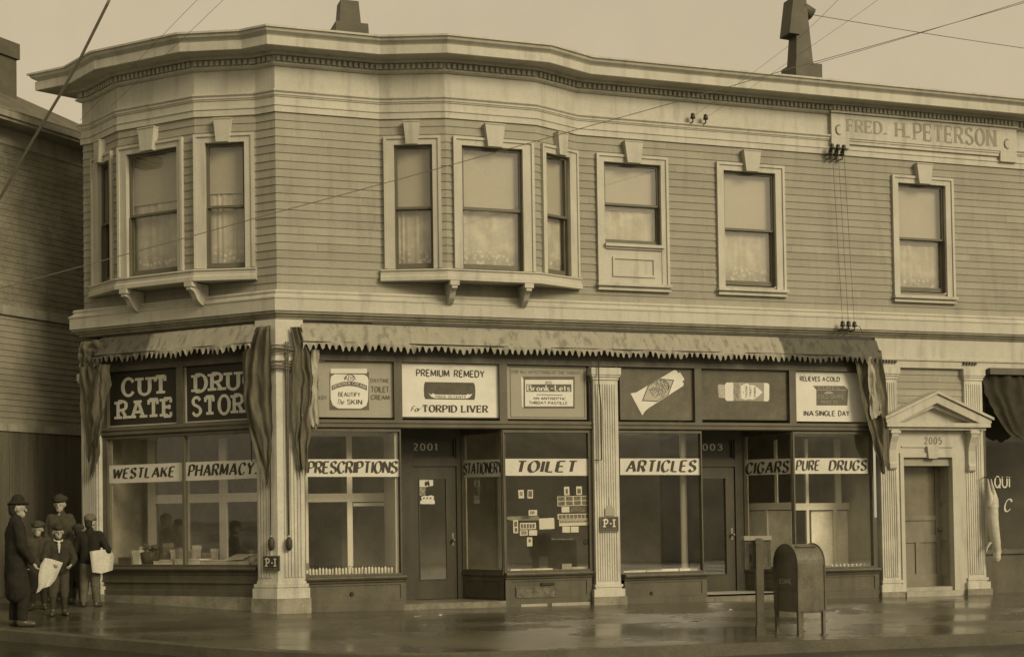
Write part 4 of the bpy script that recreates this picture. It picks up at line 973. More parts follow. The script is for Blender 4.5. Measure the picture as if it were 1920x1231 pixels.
mb = MB(); mb.tube([RF.P(*(lambda q: (q[0], O3, q[1]))(RF.uz(x, y, O3))) for x, y in pc], .006, 5); mb.build('emblem', M_brown, s)
lettering(RF, [pxt(RF, 'DAYTIME', 696, 709, 730, 716, 'light'), pxt(RF, 'TOILET', 697, 724, 730, 734, 'sans'), pxt(RF, 'CREAM', 697, 740, 731, 748, 'sans'), pxt(RF, 'EASY', 590, 741, 614, 748, 'light')], O3, M_midink, s)
# torpid liver
s = panel(RF, 754, 936, 740, M_card, 'white transom sign with a dark box picture above TORPID LIVER')
lettering(RF, [pxt(RF, 'PREMIUM', 782, 692.5, 843, 704.5, 'sans'), pxt(RF, 'REMEDY', 853, 694, 909, 706, 'sans'), pxt(RF, 'For', 773, 761, 790, 770.5, 'script'), pxt(RF, 'TORPID', 794, 759, 857, 771.5, 'roman'), pxt(RF, 'LIVER', 867, 759.5, 915, 772, 'roman')], O2, M_ink, s)
shape(RF, [(797, 715.5), (888, 717), (890.5, 722), (891.5, 732), (891, 742), (889.5, 749), (797.5, 747.5), (795.5, 742), (794.8, 730), (795.5, 720)], mat('box_print', .075, .5, .3, 6), s, O1, 'box_picture')
shape(RF, [(803.5, 736.5), (809, 739.5), (811.5, 736.8), (816, 739.2), (874, 740), (878, 737.8), (880, 739.5), (886, 737.5), (881, 744.5), (874, 747), (816, 746), (809, 743.5)], M_card, s, O2, 'ribbon')
lettering(RF, [pxt(RF, 'PRICE 25 CENTS', 818, 741, 874, 745.6, 'light')], O3, M_ink, s)
# throat pastilles
s = panel(RF, 951, 1101, 740, M_tan, 'tan transom sign with a framed box of antiseptic throat pastilles')
shape(RF, pxr(981.5, 705.5, 1077.5, 765), M_brown, s, O1, 'box_picture'); shape(RF, [(977, 705.5), (982, 711), (982, 765), (978.5, 762)], M_card, s, O1, 'box_side')
shape(RF, pxr(984.5, 711.4, 1074.7, 761.3), M_card, s, O2, 'box_label'); shape(RF, pxr(987, 720, 1071.5, 734), mat('band_print', .10, .5, .2), s, O3, 'band')
lettering(RF, [pxt(RF, 'Bronk', 990.4, 722, 1030, 732, 'roman'), pxt(RF, '-', 1033, 722, 1039, 732, 'sans'), pxt(RF, 'Lets', 1042, 722, 1069, 732, 'roman')], O3+.002, M_card, s)
lettering(RF, [pxt(RF, 'AN ANTISEPTIC', 1000.8, 744, 1061.5, 748.4, 'sans'), pxt(RF, 'THROAT PASTILLE', 993, 752, 1065, 757.2, 'sans'), pxt(RF, 'ADS', 1023, 714, 1035, 719, 'light')], O3, M_ink, s)
mb = MB(); a, b = RF.uz(1006, 739, O3), RF.uz(1054.6, 740.4, O3); mb.box(RF, a[0], b[0], O3-.001, O3, min(a[1], b[1])-.002, max(a[1], b[1])+.002)
mb.build('rule', M_ink, s)
lettering(RF, [pxt(RF, 'FOR ALL AFFECTIONS OF THE THROAT', 960.7, 694.5, 1090, 700, 'light')], O2, mat('pale_ink', .20), s)
mb = MB(); a, b = RF.uz(956, 683, O2), RF.uz(1097, 781, O2); mb.frame(RF, a[0], b[0], SZ0+.045, SZ1-.03, .008, O2-.002, O2); mb.build('border', M_midink, s)
# cut-out tube
s = panel(RF, 1164, 1304, 740, M_brown, 'brown transom sign with a white tilted tube of jelly')
c4 = lambda pts: [(1150+x/7.24, 640+y/7.24) for x, y in pts]
shape(RF, c4([(233, 703), (310, 690), (835, 380), (870, 405), (880, 432), (905, 415), (960, 500), (958, 525), (935, 545), (957, 565), (950, 600), (480, 900), (430, 945), (393, 1000)]), M_card, s, O1, 'tube_picture')
dia = c4([(470, 598), (640, 500), (825, 520), (748, 722), (595, 815), (388, 805)])
shape(RF, dia, M_ink, s, O2, 'label_outline'); cx_, cy_ = sum(p[0] for p in dia)/6, sum(p[1] for p in dia)/6
shape(RF, [(cx_+(x-cx_)*.93, cy_+(y-cy_)*.93) for x, y in dia], mat('label_print', .42, .6, .05), s, O3, 'label')
mb = MB()
for w_, p, q, h in (('WITCH', (560, 575), (648, 672), .075), ('HAZEL', (556, 662), (682, 762), .085), ('JELLY', (482, 650), (566, 770), .095), ('ADS', (660, 545), (726, 648), .075)):
    (x, y), (x2, y2) = c4([p])[0], c4([q])[0]; mp_, L = rotmap(RF, x, y, x2, y2, O3); text(mb, RF, w_, 0, L, 0, h, O3+.002, 'light', mp_)
mb.build('lettering', M_ink, s)
mb = MB(); mb.tube([RF.P(*(lambda q: (q[0], O3, q[1]))(RF.uz(x, y, O3))) for x, y in c4([(632, 522), (700, 530), (748, 575), (750, 640), (718, 690), (632, 522)])], .005, 5); mb.build('emblem', M_ink, s)
# powder bottle
s = panel(RF, 1316, 1479, 740, mat('card_brown_b', .105, .6, .3, 3, .1), 'brown transom sign with a white powder bottle lying on its side')
c5 = lambda pts: [(1300+x/7.24, 640+y/7.24) for x, y in pts]
shape(RF, c5([(330, 600), (345, 580), (435, 585), (435, 768), (345, 760)]), mat('cap_print', .42, .6, .2, 20), s, O1, 'cap_picture')
shape(RF, c5([(432, 575), (450, 555), (545, 555), (960, 560), (1015, 565), (1032, 590), (1030, 780), (1015, 810), (960, 810), (545, 805), (455, 805), (432, 780)]), M_card, s, O2-.001, 'bottle_picture')
shape(RF, c5([(545, 556), (632, 557), (632, 806), (545, 805)]), mat('pattern_print', .25, .6, .7, 28), s, O3-.001, 'pattern_band'); shape(RF, c5([(640, 558), (960, 561), (960, 809), (640, 806)]), mat('label_tan', .30, .6, .1), s, O3-.001, 'label_ground')
shape(RF, c5([(645, 600), (700, 572), (740, 565), (760, 590), (820, 590), (880, 630), (942, 687), (880, 745), (815, 785), (745, 778), (715, 790), (650, 775)]), M_card, s, O3+.0005, 'label')
mb = MB()
for w_, x, y0, y1, h in (('A', 684, 696, 676, .02), ('TALCUM', 730, 762, 606, .034), ('TOILET', 785, 745, 612, .034), ('POWDER', 846, 752, 620, .036)):
    (xa, ya), (xb, yb) = c5([(x, y0)])[0], c5([(x, y1)])[0]; mp_, L = rotmap(RF, xa, ya, xb, yb, O3); text(mb, RF, w_, 0, L, 0, h, O3+.002, 'sans', mp_)
mb.build('lettering', M_ink, s)
# cold cure
s = panel(RF, 1491, 1634, 740, M_card, 'white transom sign RELIEVES A COLD beside the right awning curtain')
shape(RF, [(1524.6, 722.8), (1583, 723), (1590, 730), (1589, 759.5), (1531, 759.3), (1531, 730)], mat('box_print_b', .12, .5, .2), s, O1, 'box_picture')
shape(RF, pxr(1531.5, 730, 1588, 731.2), M_tan, s, O2, 'box_edge'); shape(RF, [(1548+9*cos(a)+6, 738-5*sin(a)) for a in [pi*i/6 for i in range(7)]], M_tan, s, O2, 'emblem')
lettering(RF, [pxt(RF, 'RELIEVES', 1502, 705, 1539, 713.5, 'sans'), pxt(RF, 'A', 1544, 706, 1549, 713.5, 'sans'), pxt(RF, 'COLD', 1552, 706, 1576, 714, 'sans'), pxt(RF, 'IN', 1509, 769.5, 1517, 778.5, 'sans'), pxt(RF, 'A', 1519, 769.5, 1527, 778.5, 'sans'), pxt(RF, 'SINGLE', 1531, 769.5, 1567, 778.5, 'sans'), pxt(RF, 'DAY', 1574, 769.5, 1594, 778.5, 'sans')], O2, M_ink, s)
lettering(RF, [pxt(RF, 'COLD-GRIPPE', 1535.6, 740, 1583, 746.4, 'sans'), pxt(RF, 'PRICE 25', 1540.8, 751, 1571, 756.4, 'sans'), pxt(RF, 'CURES', 1536, 724.5, 1575, 728.8, 'sans')], O3, M_tan, s)
# paper banners stuck to the plate glass
def banner(F, x0, x1, yt0, yb0, yt1, yb1, items, label, m=M_paper, off=-.026, scal=True):
    (ua, za), (ub, zb) = F.uz(x0, yb0, off), F.uz(x1, yb1, off); zt0, zt1 = F.z(x0, yt0, off), F.z(x1, yt1, off)
    mb = MB(); n = max(8, int((ub-ua)/.012)); T = []; B = []
    for i in range(n+1):
        k = i/n; w = .005*abs(sin((ub-ua)*k/.045*pi)) if scal else 0
        T.append(F.P(ua+(ub-ua)*k, off, zt0+(zt1-zt0)*k-w)); B.append(F.P(ua+(ub-ua)*k, off, za+(zb-za)*k+w))
    mb.grid([T, B], False); s = tag(mb.build('paper_banner', m), label, 'banner')
    lettering(F, items, off+.002, M_ink, s); return s
def itm(F, st, x0, y0, x1, y1, sty='brush'): return pxt(F, st, x0, y0, x1, y1, sty, -.026)
banner(LF, 204.5, 342, 872.5, 905.8, 866.5, 901.3, [itm(LF, 'WESTLAKE', 213, 876.5, 327, 894.5)], 'white banner on the side street window, nearest the dark neighbouring house', scal=False)
banner(LF, 346, 488, 866.3, 901, 860.8, 895.5, [itm(LF, 'PHARMACY.', 355, 869, 482, 890)], 'white banner lettered PHARMACY on the side street window', scal=False)
banner(RF, 575, 749, 860, 893.5, 860, 893.5, [itm(RF, 'PRESCRIPTIONS', 578, 865, 744, 886, 'brushn')], 'white scalloped banner lettered PRESCRIPTIONS above the row of bottles')
banner(FS, 868, 942, 862, 895, 860, 893, [itm(FS, 'STATIONERY', 870, 867, 941, 887, 'brushn')], 'shaded banner lettered STATIONERY beside the left shop door', mat('banner_paper_shade', .55, .7, .08))  # darker copy of the banner paper: recess shade put into the tone
banner(RF, 947, 1107, 859, 891.5, 859, 891.5, [itm(RF, 'TOILET', 970, 864, 1080, 884)], 'white scalloped banner lettered TOILET over the postcard display')
banner(RF, 1163, 1313, 858.5, 890, 858.5, 890, [itm(RF, 'ARTICLES', 1176, 863, 1304, 883.5)], 'white scalloped banner lettered ARTICLES right of the middle pilaster')
banner(FT, 1395, 1483, 861, 891, 858.5, 888, [itm(FT, 'CIGARS', 1400, 866, 1478, 886)], 'shaded banner lettered CIGARS beside the right shop door', mat('banner_paper_shade', .34))
banner(RF, 1489, 1627, 858, 888, 858, 887.5, [itm(RF, 'PURE', 1494, 863, 1536, 881), itm(RF, 'DRUGS', 1556, 863, 1624, 881)], 'white scalloped banner lettered PURE DRUGS behind the mail box')
# small newspaper placards on the pilasters
def placard(F, x0, y0, x1, y1, off, label, txt):
    (ua, zb), (ub, za) = F.uz(x0, y0, off), F.uz(x1, y1, off)
    mb = MB(); mb.box(F, ua, ub, off-.02, off, za, zb); s = tag(mb.build('placard', mat('placard_enamel', .06, .4, .2)), label, 'sign')
    mb = MB(); mb.frame(F, ua, ub, za, zb, .008, off+.0005, off+.003); mb.build('border', mat('placard_edge', .25), s)
    w = ub-ua; h = zb-za
    lettering(F, [('P-I', ua+w*.22, ub-w*.24, za+h*.30, za+h*.82, 'slab')], off+.003, M_wlet, s)
    lettering(F, [('ON SALE HERE', ua+w*.1, ub-w*.1, za+h*.10, za+h*.2, 'sans')], off+.003, mat('placard_edge', .25), s); return s
placard(LF, 492.5, 1041, 524, 1070, .16, 'small dark newspaper placard at the foot of the corner pilaster', 1)
placard(RF, 1125.5, 968, 1160, 995.5, .145, 'small dark newspaper placard on the middle pilaster', 1)
mb = MB(); F = RF; c = [F.uz(x, y, .14) for x, y in ((1135, 966), (1135, 953), (1140, 948), (1143, 946), (1147, 948), (1153, 953), (1153, 966))]
mb.prism(F, c[::-1], .125, .135); mb.tube([F.P(F.u(1143, 946, .14), .13, F.z(1143, 947, .14)), F.P(F.u(1142.5, 930, .14), .13, F.z(1143, 931, .14))], .004, 6)
tag(mb.build('hanging_tag', mat('tag_card', .34, .6, .2)), 'small pale tag hanging above the placard on the middle pilaster', 'tag')

# ================================================================== NEIGHBOURING HOUSE ON THE LEFT
NB = LF.P2(-5.6, 1.6); NF = Fr(NB, -LF.n)
hs = thing('neighbour_house', NF.P(0, 0, .3), 'dark weathered wooden house beyond the left end of the corner building', 'house')
M_shing = mat('dark_shingles', .19, .85, .3, 2, .25, bump=.3); M_dclap = mat('dark_clapboard', .22, .8, .25, 1.5, .15); M_dtrim = mat('dark_house_trim', .28, .7, .2, extra=grime(.3))
zt0, zt1 = NF.z(80, 563), NF.z(80, 584); zl0, zl1 = NF.z(80, 798), NF.z(80, 812); ze = NF.z(80, 262)
mb = MB()
k = 0; z = zt1
SH = .11
while z < ze:
    mb.quad(NF.P(-2, .016, z), NF.P(9, .016, z), NF.P(9, .008, min(z+SH, ze)), NF.P(-2, .008, min(z+SH, ze))); mb.quad(NF.P(-2, 0, z), NF.P(9, 0, z), NF.P(9, .016, z), NF.P(-2, .016, z)); z += SH
mb.box(NF, -2, 9, -4, -.02, -1, ze); mb.build('upper_wall', M_shing, hs)
mb = MB(); mb.box(NF, -2, 9, -.01, .06, zt1-.16, zt1); mb.box(NF, -2, 9, -.01, .045, zl1, zl1+.13); mb.build('trim_board', M_dtrim, hs)
mb = MB(); lap = LAP; LAP = .105; clap(mb, NF, -2, 9, zl1+.13, zt1-.16); LAP = lap; mb.build('siding', M_dclap, hs)
mb = MB()
u = -2.0; rn = random.Random(3)
while u < 9: mb.box(NF, u, u+.215, -.02, .01+rn.uniform(0, .008), -.5, zl1); u += .22
mb.build('board_wall', mat('old_boards', .10, .8, .35, 1.2, .2, stretch=(4, 4, .4)), hs)
# eaves and hipped roof
mb = MB(); mb.box(NF, -2.4, 9, -.01, .42, ze, ze+.05); mb.box(NF, -2.4, 9, .30, .46, ze+.051, ze+.19); mb.box(NF, -2, 9, 0, .03, ze-.28, ze-.001); mb.build('eaves', M_dtrim, hs)
def ptat(x, y, F, off): return F.P(*(lambda q: (q[0], off, q[1]))(F.uz(x, y, off)))
A_, B_ = ptat(-60, 140, NF, -2.2), ptat(260, 282, NF, -2.2)
mb = MB(); mb.add([NF.P(-2.45, .47, ze+.17), NF.P(9, .47, ze+.17), B_, A_], ((0, 1, 2, 3),)); mb.add([A_, B_, NF.P(9, -5, ze), NF.P(-2.4, -5, ze)], ((0, 1, 2, 3),))
nr = mb.build('house_roof', mat('roof_shingles', .11, .8, .3, 3, .3, extra=boards(.12, 'Z', .7)), hs)
(ul_, zb_), (ur_, zt_) = NF.uz(-10, 190, -1.9), NF.uz(33, 84, -1.9)
mb = MB(); mb.box(NF, ul_, ur_-.03, -2.6, -1.9, ze, zt_-.3); mb.box(NF, ul_-.05, ur_+.01, -2.65, -1.85, zt_-.299, zt_); mb.build('chimney', M_flue, nr)

# ================================================================== WIRES AND INSULATORS
M_ins = mat('glazed_insulator', .045, .3, .2)
def pot(F, x, y, off0, off, lab, grp):
    t = thing('insulator', F.P(F.u(x, y, off), off, F.z(x, y, off)), lab, 'insulator', grp)
    c = F.P(F.u(x, y, off), off, F.z(x, y, off)); w = F.P(F.u(x, y, off)-.02, off0, F.z(x, y, off)-.09)
    mb = MB(); mb.tube([w, F.P(F.u(x, y, off), off, F.z(x, y, off)-.09), c-Vector((0, 0, .02))], .012, 6); mb.build('pin', M_iron, t)
    mb = MB(); mb.lathe(c-Vector((0, 0, .035)), [(.012, 0), (.042, .004), (.046, .03), (.03, .045), (.036, .055), (.036, .08), (.02, .095), (.004, .098)], 10); mb.build('cap', M_ins, t)
    return c
i1 = pot(RF, 1299, 219, .0, .12, 'left one of two insulators on the plain frieze', 'insulators on the frieze')
i2 = pot(RF, 1323, 221, .0, .12, 'right one of two insulators on the plain frieze', 'insulators on the frieze')
tops = []
for k, (x, y) in enumerate(((1560, 276), (1571, 277), (1582, 278))): tops.append(pot(RF, x, y, .0, .17, ('leftmost', 'middle', 'rightmost')[k]+' insulator of the cluster under the carved name panel', 'insulators under the name panel'))
for k, (x, y) in enumerate(((1557, 287), (1568, 288), (1579, 289))): pot(RF, x, y, .0, .12, ('leftmost', 'middle', 'rightmost')[k]+' small lower insulator under the carved name panel', 'insulators under the name panel')
bots = []
for k, (x, y) in enumerate(((1580, 608), (1591, 608), (1602, 609))): bots.append(pot(RF, x, y, .12, .26, ('leftmost', 'middle', 'rightmost')[k]+' insulator on the pale belt above the right awning end', 'insulators on the belt'))
def wire(pts, r, lab, sag=0, name='wire', grp=None, m=M_wire):
    P = []
    for a, b in zip(pts, pts[1:]):
        for k in range(12): t = k/12; P.append(Vector(a).lerp(Vector(b), t)-Vector((0, 0, sag*4*t*(1-t))))
    P.append(Vector(pts[-1])); mb = MB(); mb.tube(P, r, 5); return tag(mb.build(name, m), lab, 'wire', grp)
for k in range(3):
    wire([tops[k], bots[k]], .004, ('leftmost', 'middle', 'rightmost')[k]+' of three wires running down the clapboards by the name panel', -.0, grp='wires down the wall')
def W(x, y, off, F=RF): return F.P(*(lambda q: (q[0], off, q[1]))(F.uz(x, y, off)))
wire([bots[2], W(1612, 612, .3), W(1619, 628, .2)], .006, 'short wire end curling off the belt insulators', 0)
wire([W(-60, 556, 4), W(500, 403, 4), W(1110, 235, 4), W(1484, 128, 4), W(1980, -12, 4)], .0052, 'long thin wire slanting across the whole front of the building', .01)
wire([RF.P(flue_u+.2, -1.0, flue_z-.03), W(1980, 99, -1)], .0065, 'wire stretched from the right roof flue to the right', .02)
wire([W(1520, 122, 1.0), W(1990, -20, 5)], .004, 'faint wire rising to the right behind the right roof flue', .02)
wire([W(205, 0, 3, LF), W(150, 111, 3, LF), W(113, 177, 3, LF), W(62, 262, 3, LF), W(-10, 388, 3, LF)], .021, 'thick cable slanting down past the left end of the cornice', 0, 'cable')
wire([i1, W(1500, 70, 5), W(1600, -30, 8)], .0022, 'fine wire leaving the left frieze insulator', .01); wire([i2, W(1560, 60, 5), W(1700, -40, 8)], .0022, 'fine wire leaving the right frieze insulator', .01)
wire([W(150, 226, 1.0, LF), W(222, 152, 1.2, LF), W(350, 20, 2, LF), W(400, -30, 2, LF)], .0028, 'fine wire rising across the side street frieze', .0); wire([W(208, 199, 1.0, LF), W(272, 140, 1.2, LF), W(400, 18, 2, LF), W(450, -30, 2, LF)], .0028, 'second fine wire rising across the side street bay', .0)

# ================================================================== GOODS IN THE SHOP WINDOWS
M_gl = mat('bottle_white', .70, .3, .08, 8, .05, spec=.5); M_cap = mat('bottle_cap', .2, .4, .1)
xs = [581+i*6.15 for i in range(26)]
rn = random.Random(4); src = None
ord_ = ['first', 'second', 'third', 'fourth', 'fifth', 'sixth', 'seventh', 'eighth', 'ninth', 'tenth', 'eleventh', 'twelfth', 'thirteenth']
for i, x in enumerate(xs):
    off = -.16 + rn.uniform(-.03, .03); p = RF.P(RF.u(x, 1072, off), off, .5355)
    n = i if i < 13 else 25-i
    lab = f'small white bottle, {ord_[n]} from the {"left" if i < 13 else "right"} end of the row in the window'
    if src is None:
        t = thing('bottle', p, lab, 'bottle', 'white bottles in a row'); mb = MB()
        mb.lathe(p, [(.018, 0), (.0205, .004), (.0205, .080), (.017, .090), (.009, .096), (.009, .10)], 10); mb.build('glass_body', M_gl, t)
        mb = MB(); mb.lathe(p, [(.011, .1005), (.0115, .116), (.007, .119)], 8); mb.build('stopper', M_cap, t); src = t
        src.scale = (1, 1, 1.0)
    else:
        c = copy_thing(src, p, lab); c.scale = (1, 1, rn.uniform(.88, 1.1))
# postcards hung inside the window under TOILET: x0,y0,x1,y1 in the detail, picture darkness, tilt
def card(F, x0, y0, x1, y1, off, label, pic=None, tilt=0, name='postcard', cat='postcard', grp=None, m=None, th=.004):
    (ua, zb), (ub, za) = F.uz(x0, y0, off), F.uz(x1, y1, off)
    um, zm = (ua+ub)/2, (za+zb)/2; R2 = Matrix.Rotation(radians(tilt), 2)
    def q(u, z):
        v = R2 @ Vector((u-um, z-zm)); return (um+v.x, zm+v.y)
    mb = MB(); mb.prism(F, [q(ua, za), q(ub, za), q(ub, zb), q(ua, zb)], off-th, off); s = tag(mb.build(name, m or M_card), label, cat, grp)
    if pic:
        mb = MB()
        for fx0, fy0, fx1, fy1 in pic[1]: mb.poly(F, [q(ua+(ub-ua)*a, zb+(za-zb)*b) for a, b in ((fx0, fy1), (fx1, fy1), (fx1, fy0), (fx0, fy0))], off+.002)
        mb.build('picture', pic[0], s)
    return s
M_p1 = mat('print_dark', .13, .6, .8, 22); M_p2 = mat('print_mid', .26, .6, .7, 30)
c6 = lambda q: (930+q[0]/3.238, 780+q[1]/3.238, 930+q[2]/3.238, 780+q[3]/3.238)
CO = -.045; GP = 'cards hung in the window'
one = [(.15, .12, .85, .82)]
card(RF, *c6((136, 446, 170, 497)), CO, 'slightly tilted small card, leftmost of the cards under TOILET', (M_p2, [(.25, .2, .75, .7)]), 3, grp=GP)
card(RF, *c6((191, 446, 225, 497)), CO, 'small card with a dark photograph beside the tilted leftmost card', (M_p1, one), -2, grp=GP)
card(RF, *c6((413, 427, 446, 478)), CO, 'small card with one dark figure above the sheet of eight views', (M_p1, [(.3, .25, .7, .85)]), 2, grp=GP)
card(RF, *c6((487, 425, 522, 476)), CO, 'small card at the top right above the sheet of eight views', (M_p1, [(.2, .25, .8, .85)]), 0, grp=GP)
card(RF, *c6((198, 568, 250, 601)), CO, 'small wide card alone in the middle of the left half', (M_p2, [(.15, .2, .7, .75)]), 0, grp=GP)
card(RF, *c6((372, 484, 569, 541)), CO, 'broad sheet of eight small views in two rows', (M_p1, [(.02+.245*i, .06+.47*j, .23+.245*i, .46+.47*j) for i in range(4) for j in range(2)]), 1, 'picture_sheet', 'postcards', GP)
card(RF, *c6((398, 548, 446, 582)), CO, 'plain white card under the sheet of eight views', None, 1, grp=GP)
card(RF, *c6((450, 546, 550, 581)), CO, 'dark card right of the plain white card', (M_p1, [(.05, .1, .95, .9)]), 0, grp=GP, m=mat('card_dark', .12, .6, .4, 8))
card(RF, *c6((374, 592, 568, 622)), CO, 'long strip of dark little pictures on the right', (M_p1, [(.03+.12*i, .15, .13+.12*i, .85) for i in range(8)]), 0, 'picture_strip', 'postcards', GP)
card(RF, *c6((383, 628, 571, 661)), CO, 'pale grey strip under the strip of dark little pictures', (M_p2, [(.02, .1, .98, .5)]), 1, 'picture_strip', 'postcards', GP)
card(RF, *c6((403, 668, 450, 704)), CO, 'left one of two white cards side by side at the lower right', None, -1, grp=GP)
card(RF, *c6((454, 668, 502, 703)), CO, 'right one of two white cards side by side at the lower right', None, -1, grp=GP)
card(RF, *c6((262, 618, 355, 683)), CO, 'largest plain white card in the middle of the window', None, 2, 'show_card', 'card', GP)
card(RF, *c6((104, 630, 135, 708)), CO, 'narrow upright card at the left end under the shelf', (M_p1, [(.2, .1, .8, .5), (.3, .6, .8, .9)]), 0, grp=GP)
card(RF, *c6((145, 646, 243, 683)), CO, 'wide card with a row of dark letters or figures', (M_p1, [(.06+.18*i, .2, .19+.18*i, .85) for i in range(5)]), 0, grp=GP)
card(RF, *c6((145, 690, 193, 722)), CO, 'grey view card below the wide card', (M_p2, one), 3, grp=GP)
card(RF, *c6((200, 690, 250, 722)), CO, 'white card right of the grey view card', None, 0, grp=GP)
card(RF, *c6((188, 734, 221, 787)), CO, 'lowest upright card with a round portrait', (M_p1, [(.3, .2, .7, .55)]), 0, grp=GP)
mb = MB(); (ua, zb), (ub, za) = RF.uz(*c6((75, 607, 270, 640))[:2], -.12), RF.uz(*c6((75, 607, 270, 640))[2:], -.12); mb.box(RF, ua, ub, -.20, -.05, za+.03, za+.045); mb.box(RF, ua, ub, -.20, -.19, za+.046, zb)
tag(mb.build('display_shelf', mat('shelf_wood', .26, .6, .2)), 'short pale shelf hung in the postcard window', 'shelf')
mb = MB(); c = RF.P(RF.u(1098, 1016, -.1), -.1, RF.z(1098, 1016, -.1)); mb.lathe(c-Vector((0, 0, .05)), [(.01, 0), (.045, .02), (.05, .06), (.03, .1), (.01, .11)], 10); tag(mb.build('dark_jar', M_iron), 'small dark jar at the right edge of the postcard window', 'jar')
# leaflets and books along the sills
def slab(F, x0, x1, y0, y1, z, depth, off, label, v=.6, rot=0, name='book', cat='book', grp=None):
    ua, ub = F.u(x0, y1, off), F.u(x1, y1, off); h = max(.006, abs(F.z(x0, y0, off)-F.z(x0, y1, off)))
    F2 = Fr(F.P2((ua+ub)/2, off-depth/2), Matrix.Rotation(radians(rot), 2) @ F.d); w = (ub-ua)/2
    mb = MB(); mb.box(F2, -w, w, -depth/2, depth/2, z, z+h)
    return tag(mb.build(name, mat('printed_%d' % int(v*100), v, .6, .15, 6)), label, cat, grp)
zc = .5205; G2 = 'papers on the postcard window sill'
for k, (a, b, v, r) in enumerate(((86, 154, .62, 4), (157, 216, .45, -3), (219, 277, .60, 2), (280, 345, .66, -2))):
    slab(RF, 930+a/3.238, 930+b/3.238, 1067.5, 1070, zc, .13, -.10, ['thin paper at the left end of the postcard window sill', 'greyish thin paper second on the postcard window sill', 'thin paper third along the postcard window sill', 'white paper in the middle of the postcard window sill'][k], v, r, 'paper_stack', 'papers', G2)
slab(RF, 1054, 1072, 1060, 1070, zc, .12, -.11, 'thick book standing out on the postcard window sill', .36, 0, 'book', 'book')
slab(RF, 1074, 1108, 1066, 1069.5, zc, .12, -.1, 'thin booklet right of the thick book', .5, -6, 'book', 'book')
zd_ = .4405; G3 = 'leaflets on the sill under ARTICLES'
for k, (a, b, v, r) in enumerate(((60, 110, .60, 3), (112, 198, .64, -2), (201, 298, .5, 3), (300, 396, .68, -3), (400, 468, .66, 5), (472, 540, .38, -4))):
    slab(RF, 1150+a/3.238, 1150+b/3.238, 1073.5-(k > 2)*1.5, 1076, zd_, .16, -.09, ['leaflet at the left end of the ARTICLES sill', 'long white leaflet second on the ARTICLES sill', 'duller leaflet third on the ARTICLES sill', 'broad white leaflet left of the pale column foot', 'white leaflet in front of the pale column foot', 'grey leaflet at the right end of the ARTICLES sill'][k], v, r, 'leaflet', 'leaflet', G3)
mb = MB(); c = RF.P(RF.u(1284, 1060, -.42), -.42, .4405); mb.lathe(c, [(.075, .001), (.075, .03), (.06, .04), (.06, 2.6), (.07, 2.62)], 20)
tag(mb.build('pale_column', mat('column_enamel', .66, .3, .08)), 'slim pale round column standing inside the ARTICLES window', 'column')
G4 = 'little goods in the window behind the mail box'
for k in range(9):
    x = 1560+k*7.6; p = RF.P(RF.u(x, 1060, -.2), -.2, .4355); mb = MB(); mb.lathe(p, [(.014, 0), (.017, .004), (.017, .03), (.01, .036)], 8)
    tag(mb.build('jar', M_gl), f'tiny white jar, {ord_[k]} from the left behind the mail box', 'jar', G4)
# parcels in the side street window
zl_ = .7105
def lbox(x0, x1, y0, y1, d, off, label, v, name='carton', cat='carton', grp='cartons in the side window', lid=True, zz=None):
    F = LF; ua, ub = F.u(x0, y1, off), F.u(x1, y1, off); za = zl_ if zz is None else zz; h = abs(F.z(x0, y0, off)-F.z(x0, y1, off))
    t = thing(name, F.P((ua+ub)/2, off-d/2, za), label, cat, grp); m = mat('carton_%d' % int(v*100), min(.8, v*1.5), .6, .2, 7)
    mb = MB(); mb.box(F, ua, ub, off-d, off, za, za+h*.78); mb.build('carton_body', m, t)
    if lid: mb = MB(); mb.box(F, ua-.006, ub+.006, off-d-.006, off+.006, za+h*.78+.001, za+h); mb.build('carton_lid', mat('carton_lid_%d' % int(v*100), min(.8, v*1.7), .6, .2, 7), t)
    return za+h
lbox(222, 246, 1046, 1059, .14, -.12, 'dark low carton at the far left of the side window', .10)
lbox(231, 247, 1033, 1045, .12, -.30, 'grey carton behind the dark low carton', .42); lbox(248, 262, 1032, 1058, .12, -.16, 'pale upright carton left of the dark basket', .5)
lbox(288, 322, 1054, 1060, .16, -.10, 'flat white carton in front of the dark basket', .62); z_ = lbox(300, 320, 1046, 1054, .12, -.26, 'cream carton behind the flat white carton', .55)
z_ = lbox(327, 343, 1050, 1060, .12, -.10, 'white carton left of the window bar', .68); z_ = lbox(329, 337, 1022, 1050, .1, -.22, 'dark tall carton rising behind the white one', .14)
lbox(347, 376, 1049, 1059, .14, -.10, 'pale carton just right of the window bar', .46); lbox(364, 388, 1039, 1049, .12, -.24, 'white topped carton behind the pale ones', .6); lbox(377, 410, 1051, 1059, .14, -.10, 'dull carton left of the slanted tray', .34)
for x0, x1, y0, v, d, off, lab in ((214, 224, 1034, .35, .08, -.42, 'narrow grey carton at the far left rear of the side window'), (262, 270, 1024, .55, .07, -.44, 'slim pale carton standing behind the dark basket'), (306, 318, 1018, .22, .09, -.46, 'tall dark carton at the rear between basket and window bar'), (320, 327, 1030, .5, .07, -.4, 'slim cream carton just left of the tall dark one by the bar'),
        (349, 360, 1030, .3, .09, -.42, 'grey upright carton at the rear right of the window bar'), (362, 371, 1022, .5, .08, -.46, 'taller pale carton at the rear right of the window bar'), (380, 393, 1036, .2, .1, -.4, 'dark squat carton at the rear, left of the slanted tray'), (396, 404, 1028, .45, .07, -.44, 'pale slim carton at the rear, next to the slanted tray')):
    lbox(x0, x1, y0, 1056, d, off, lab, v)
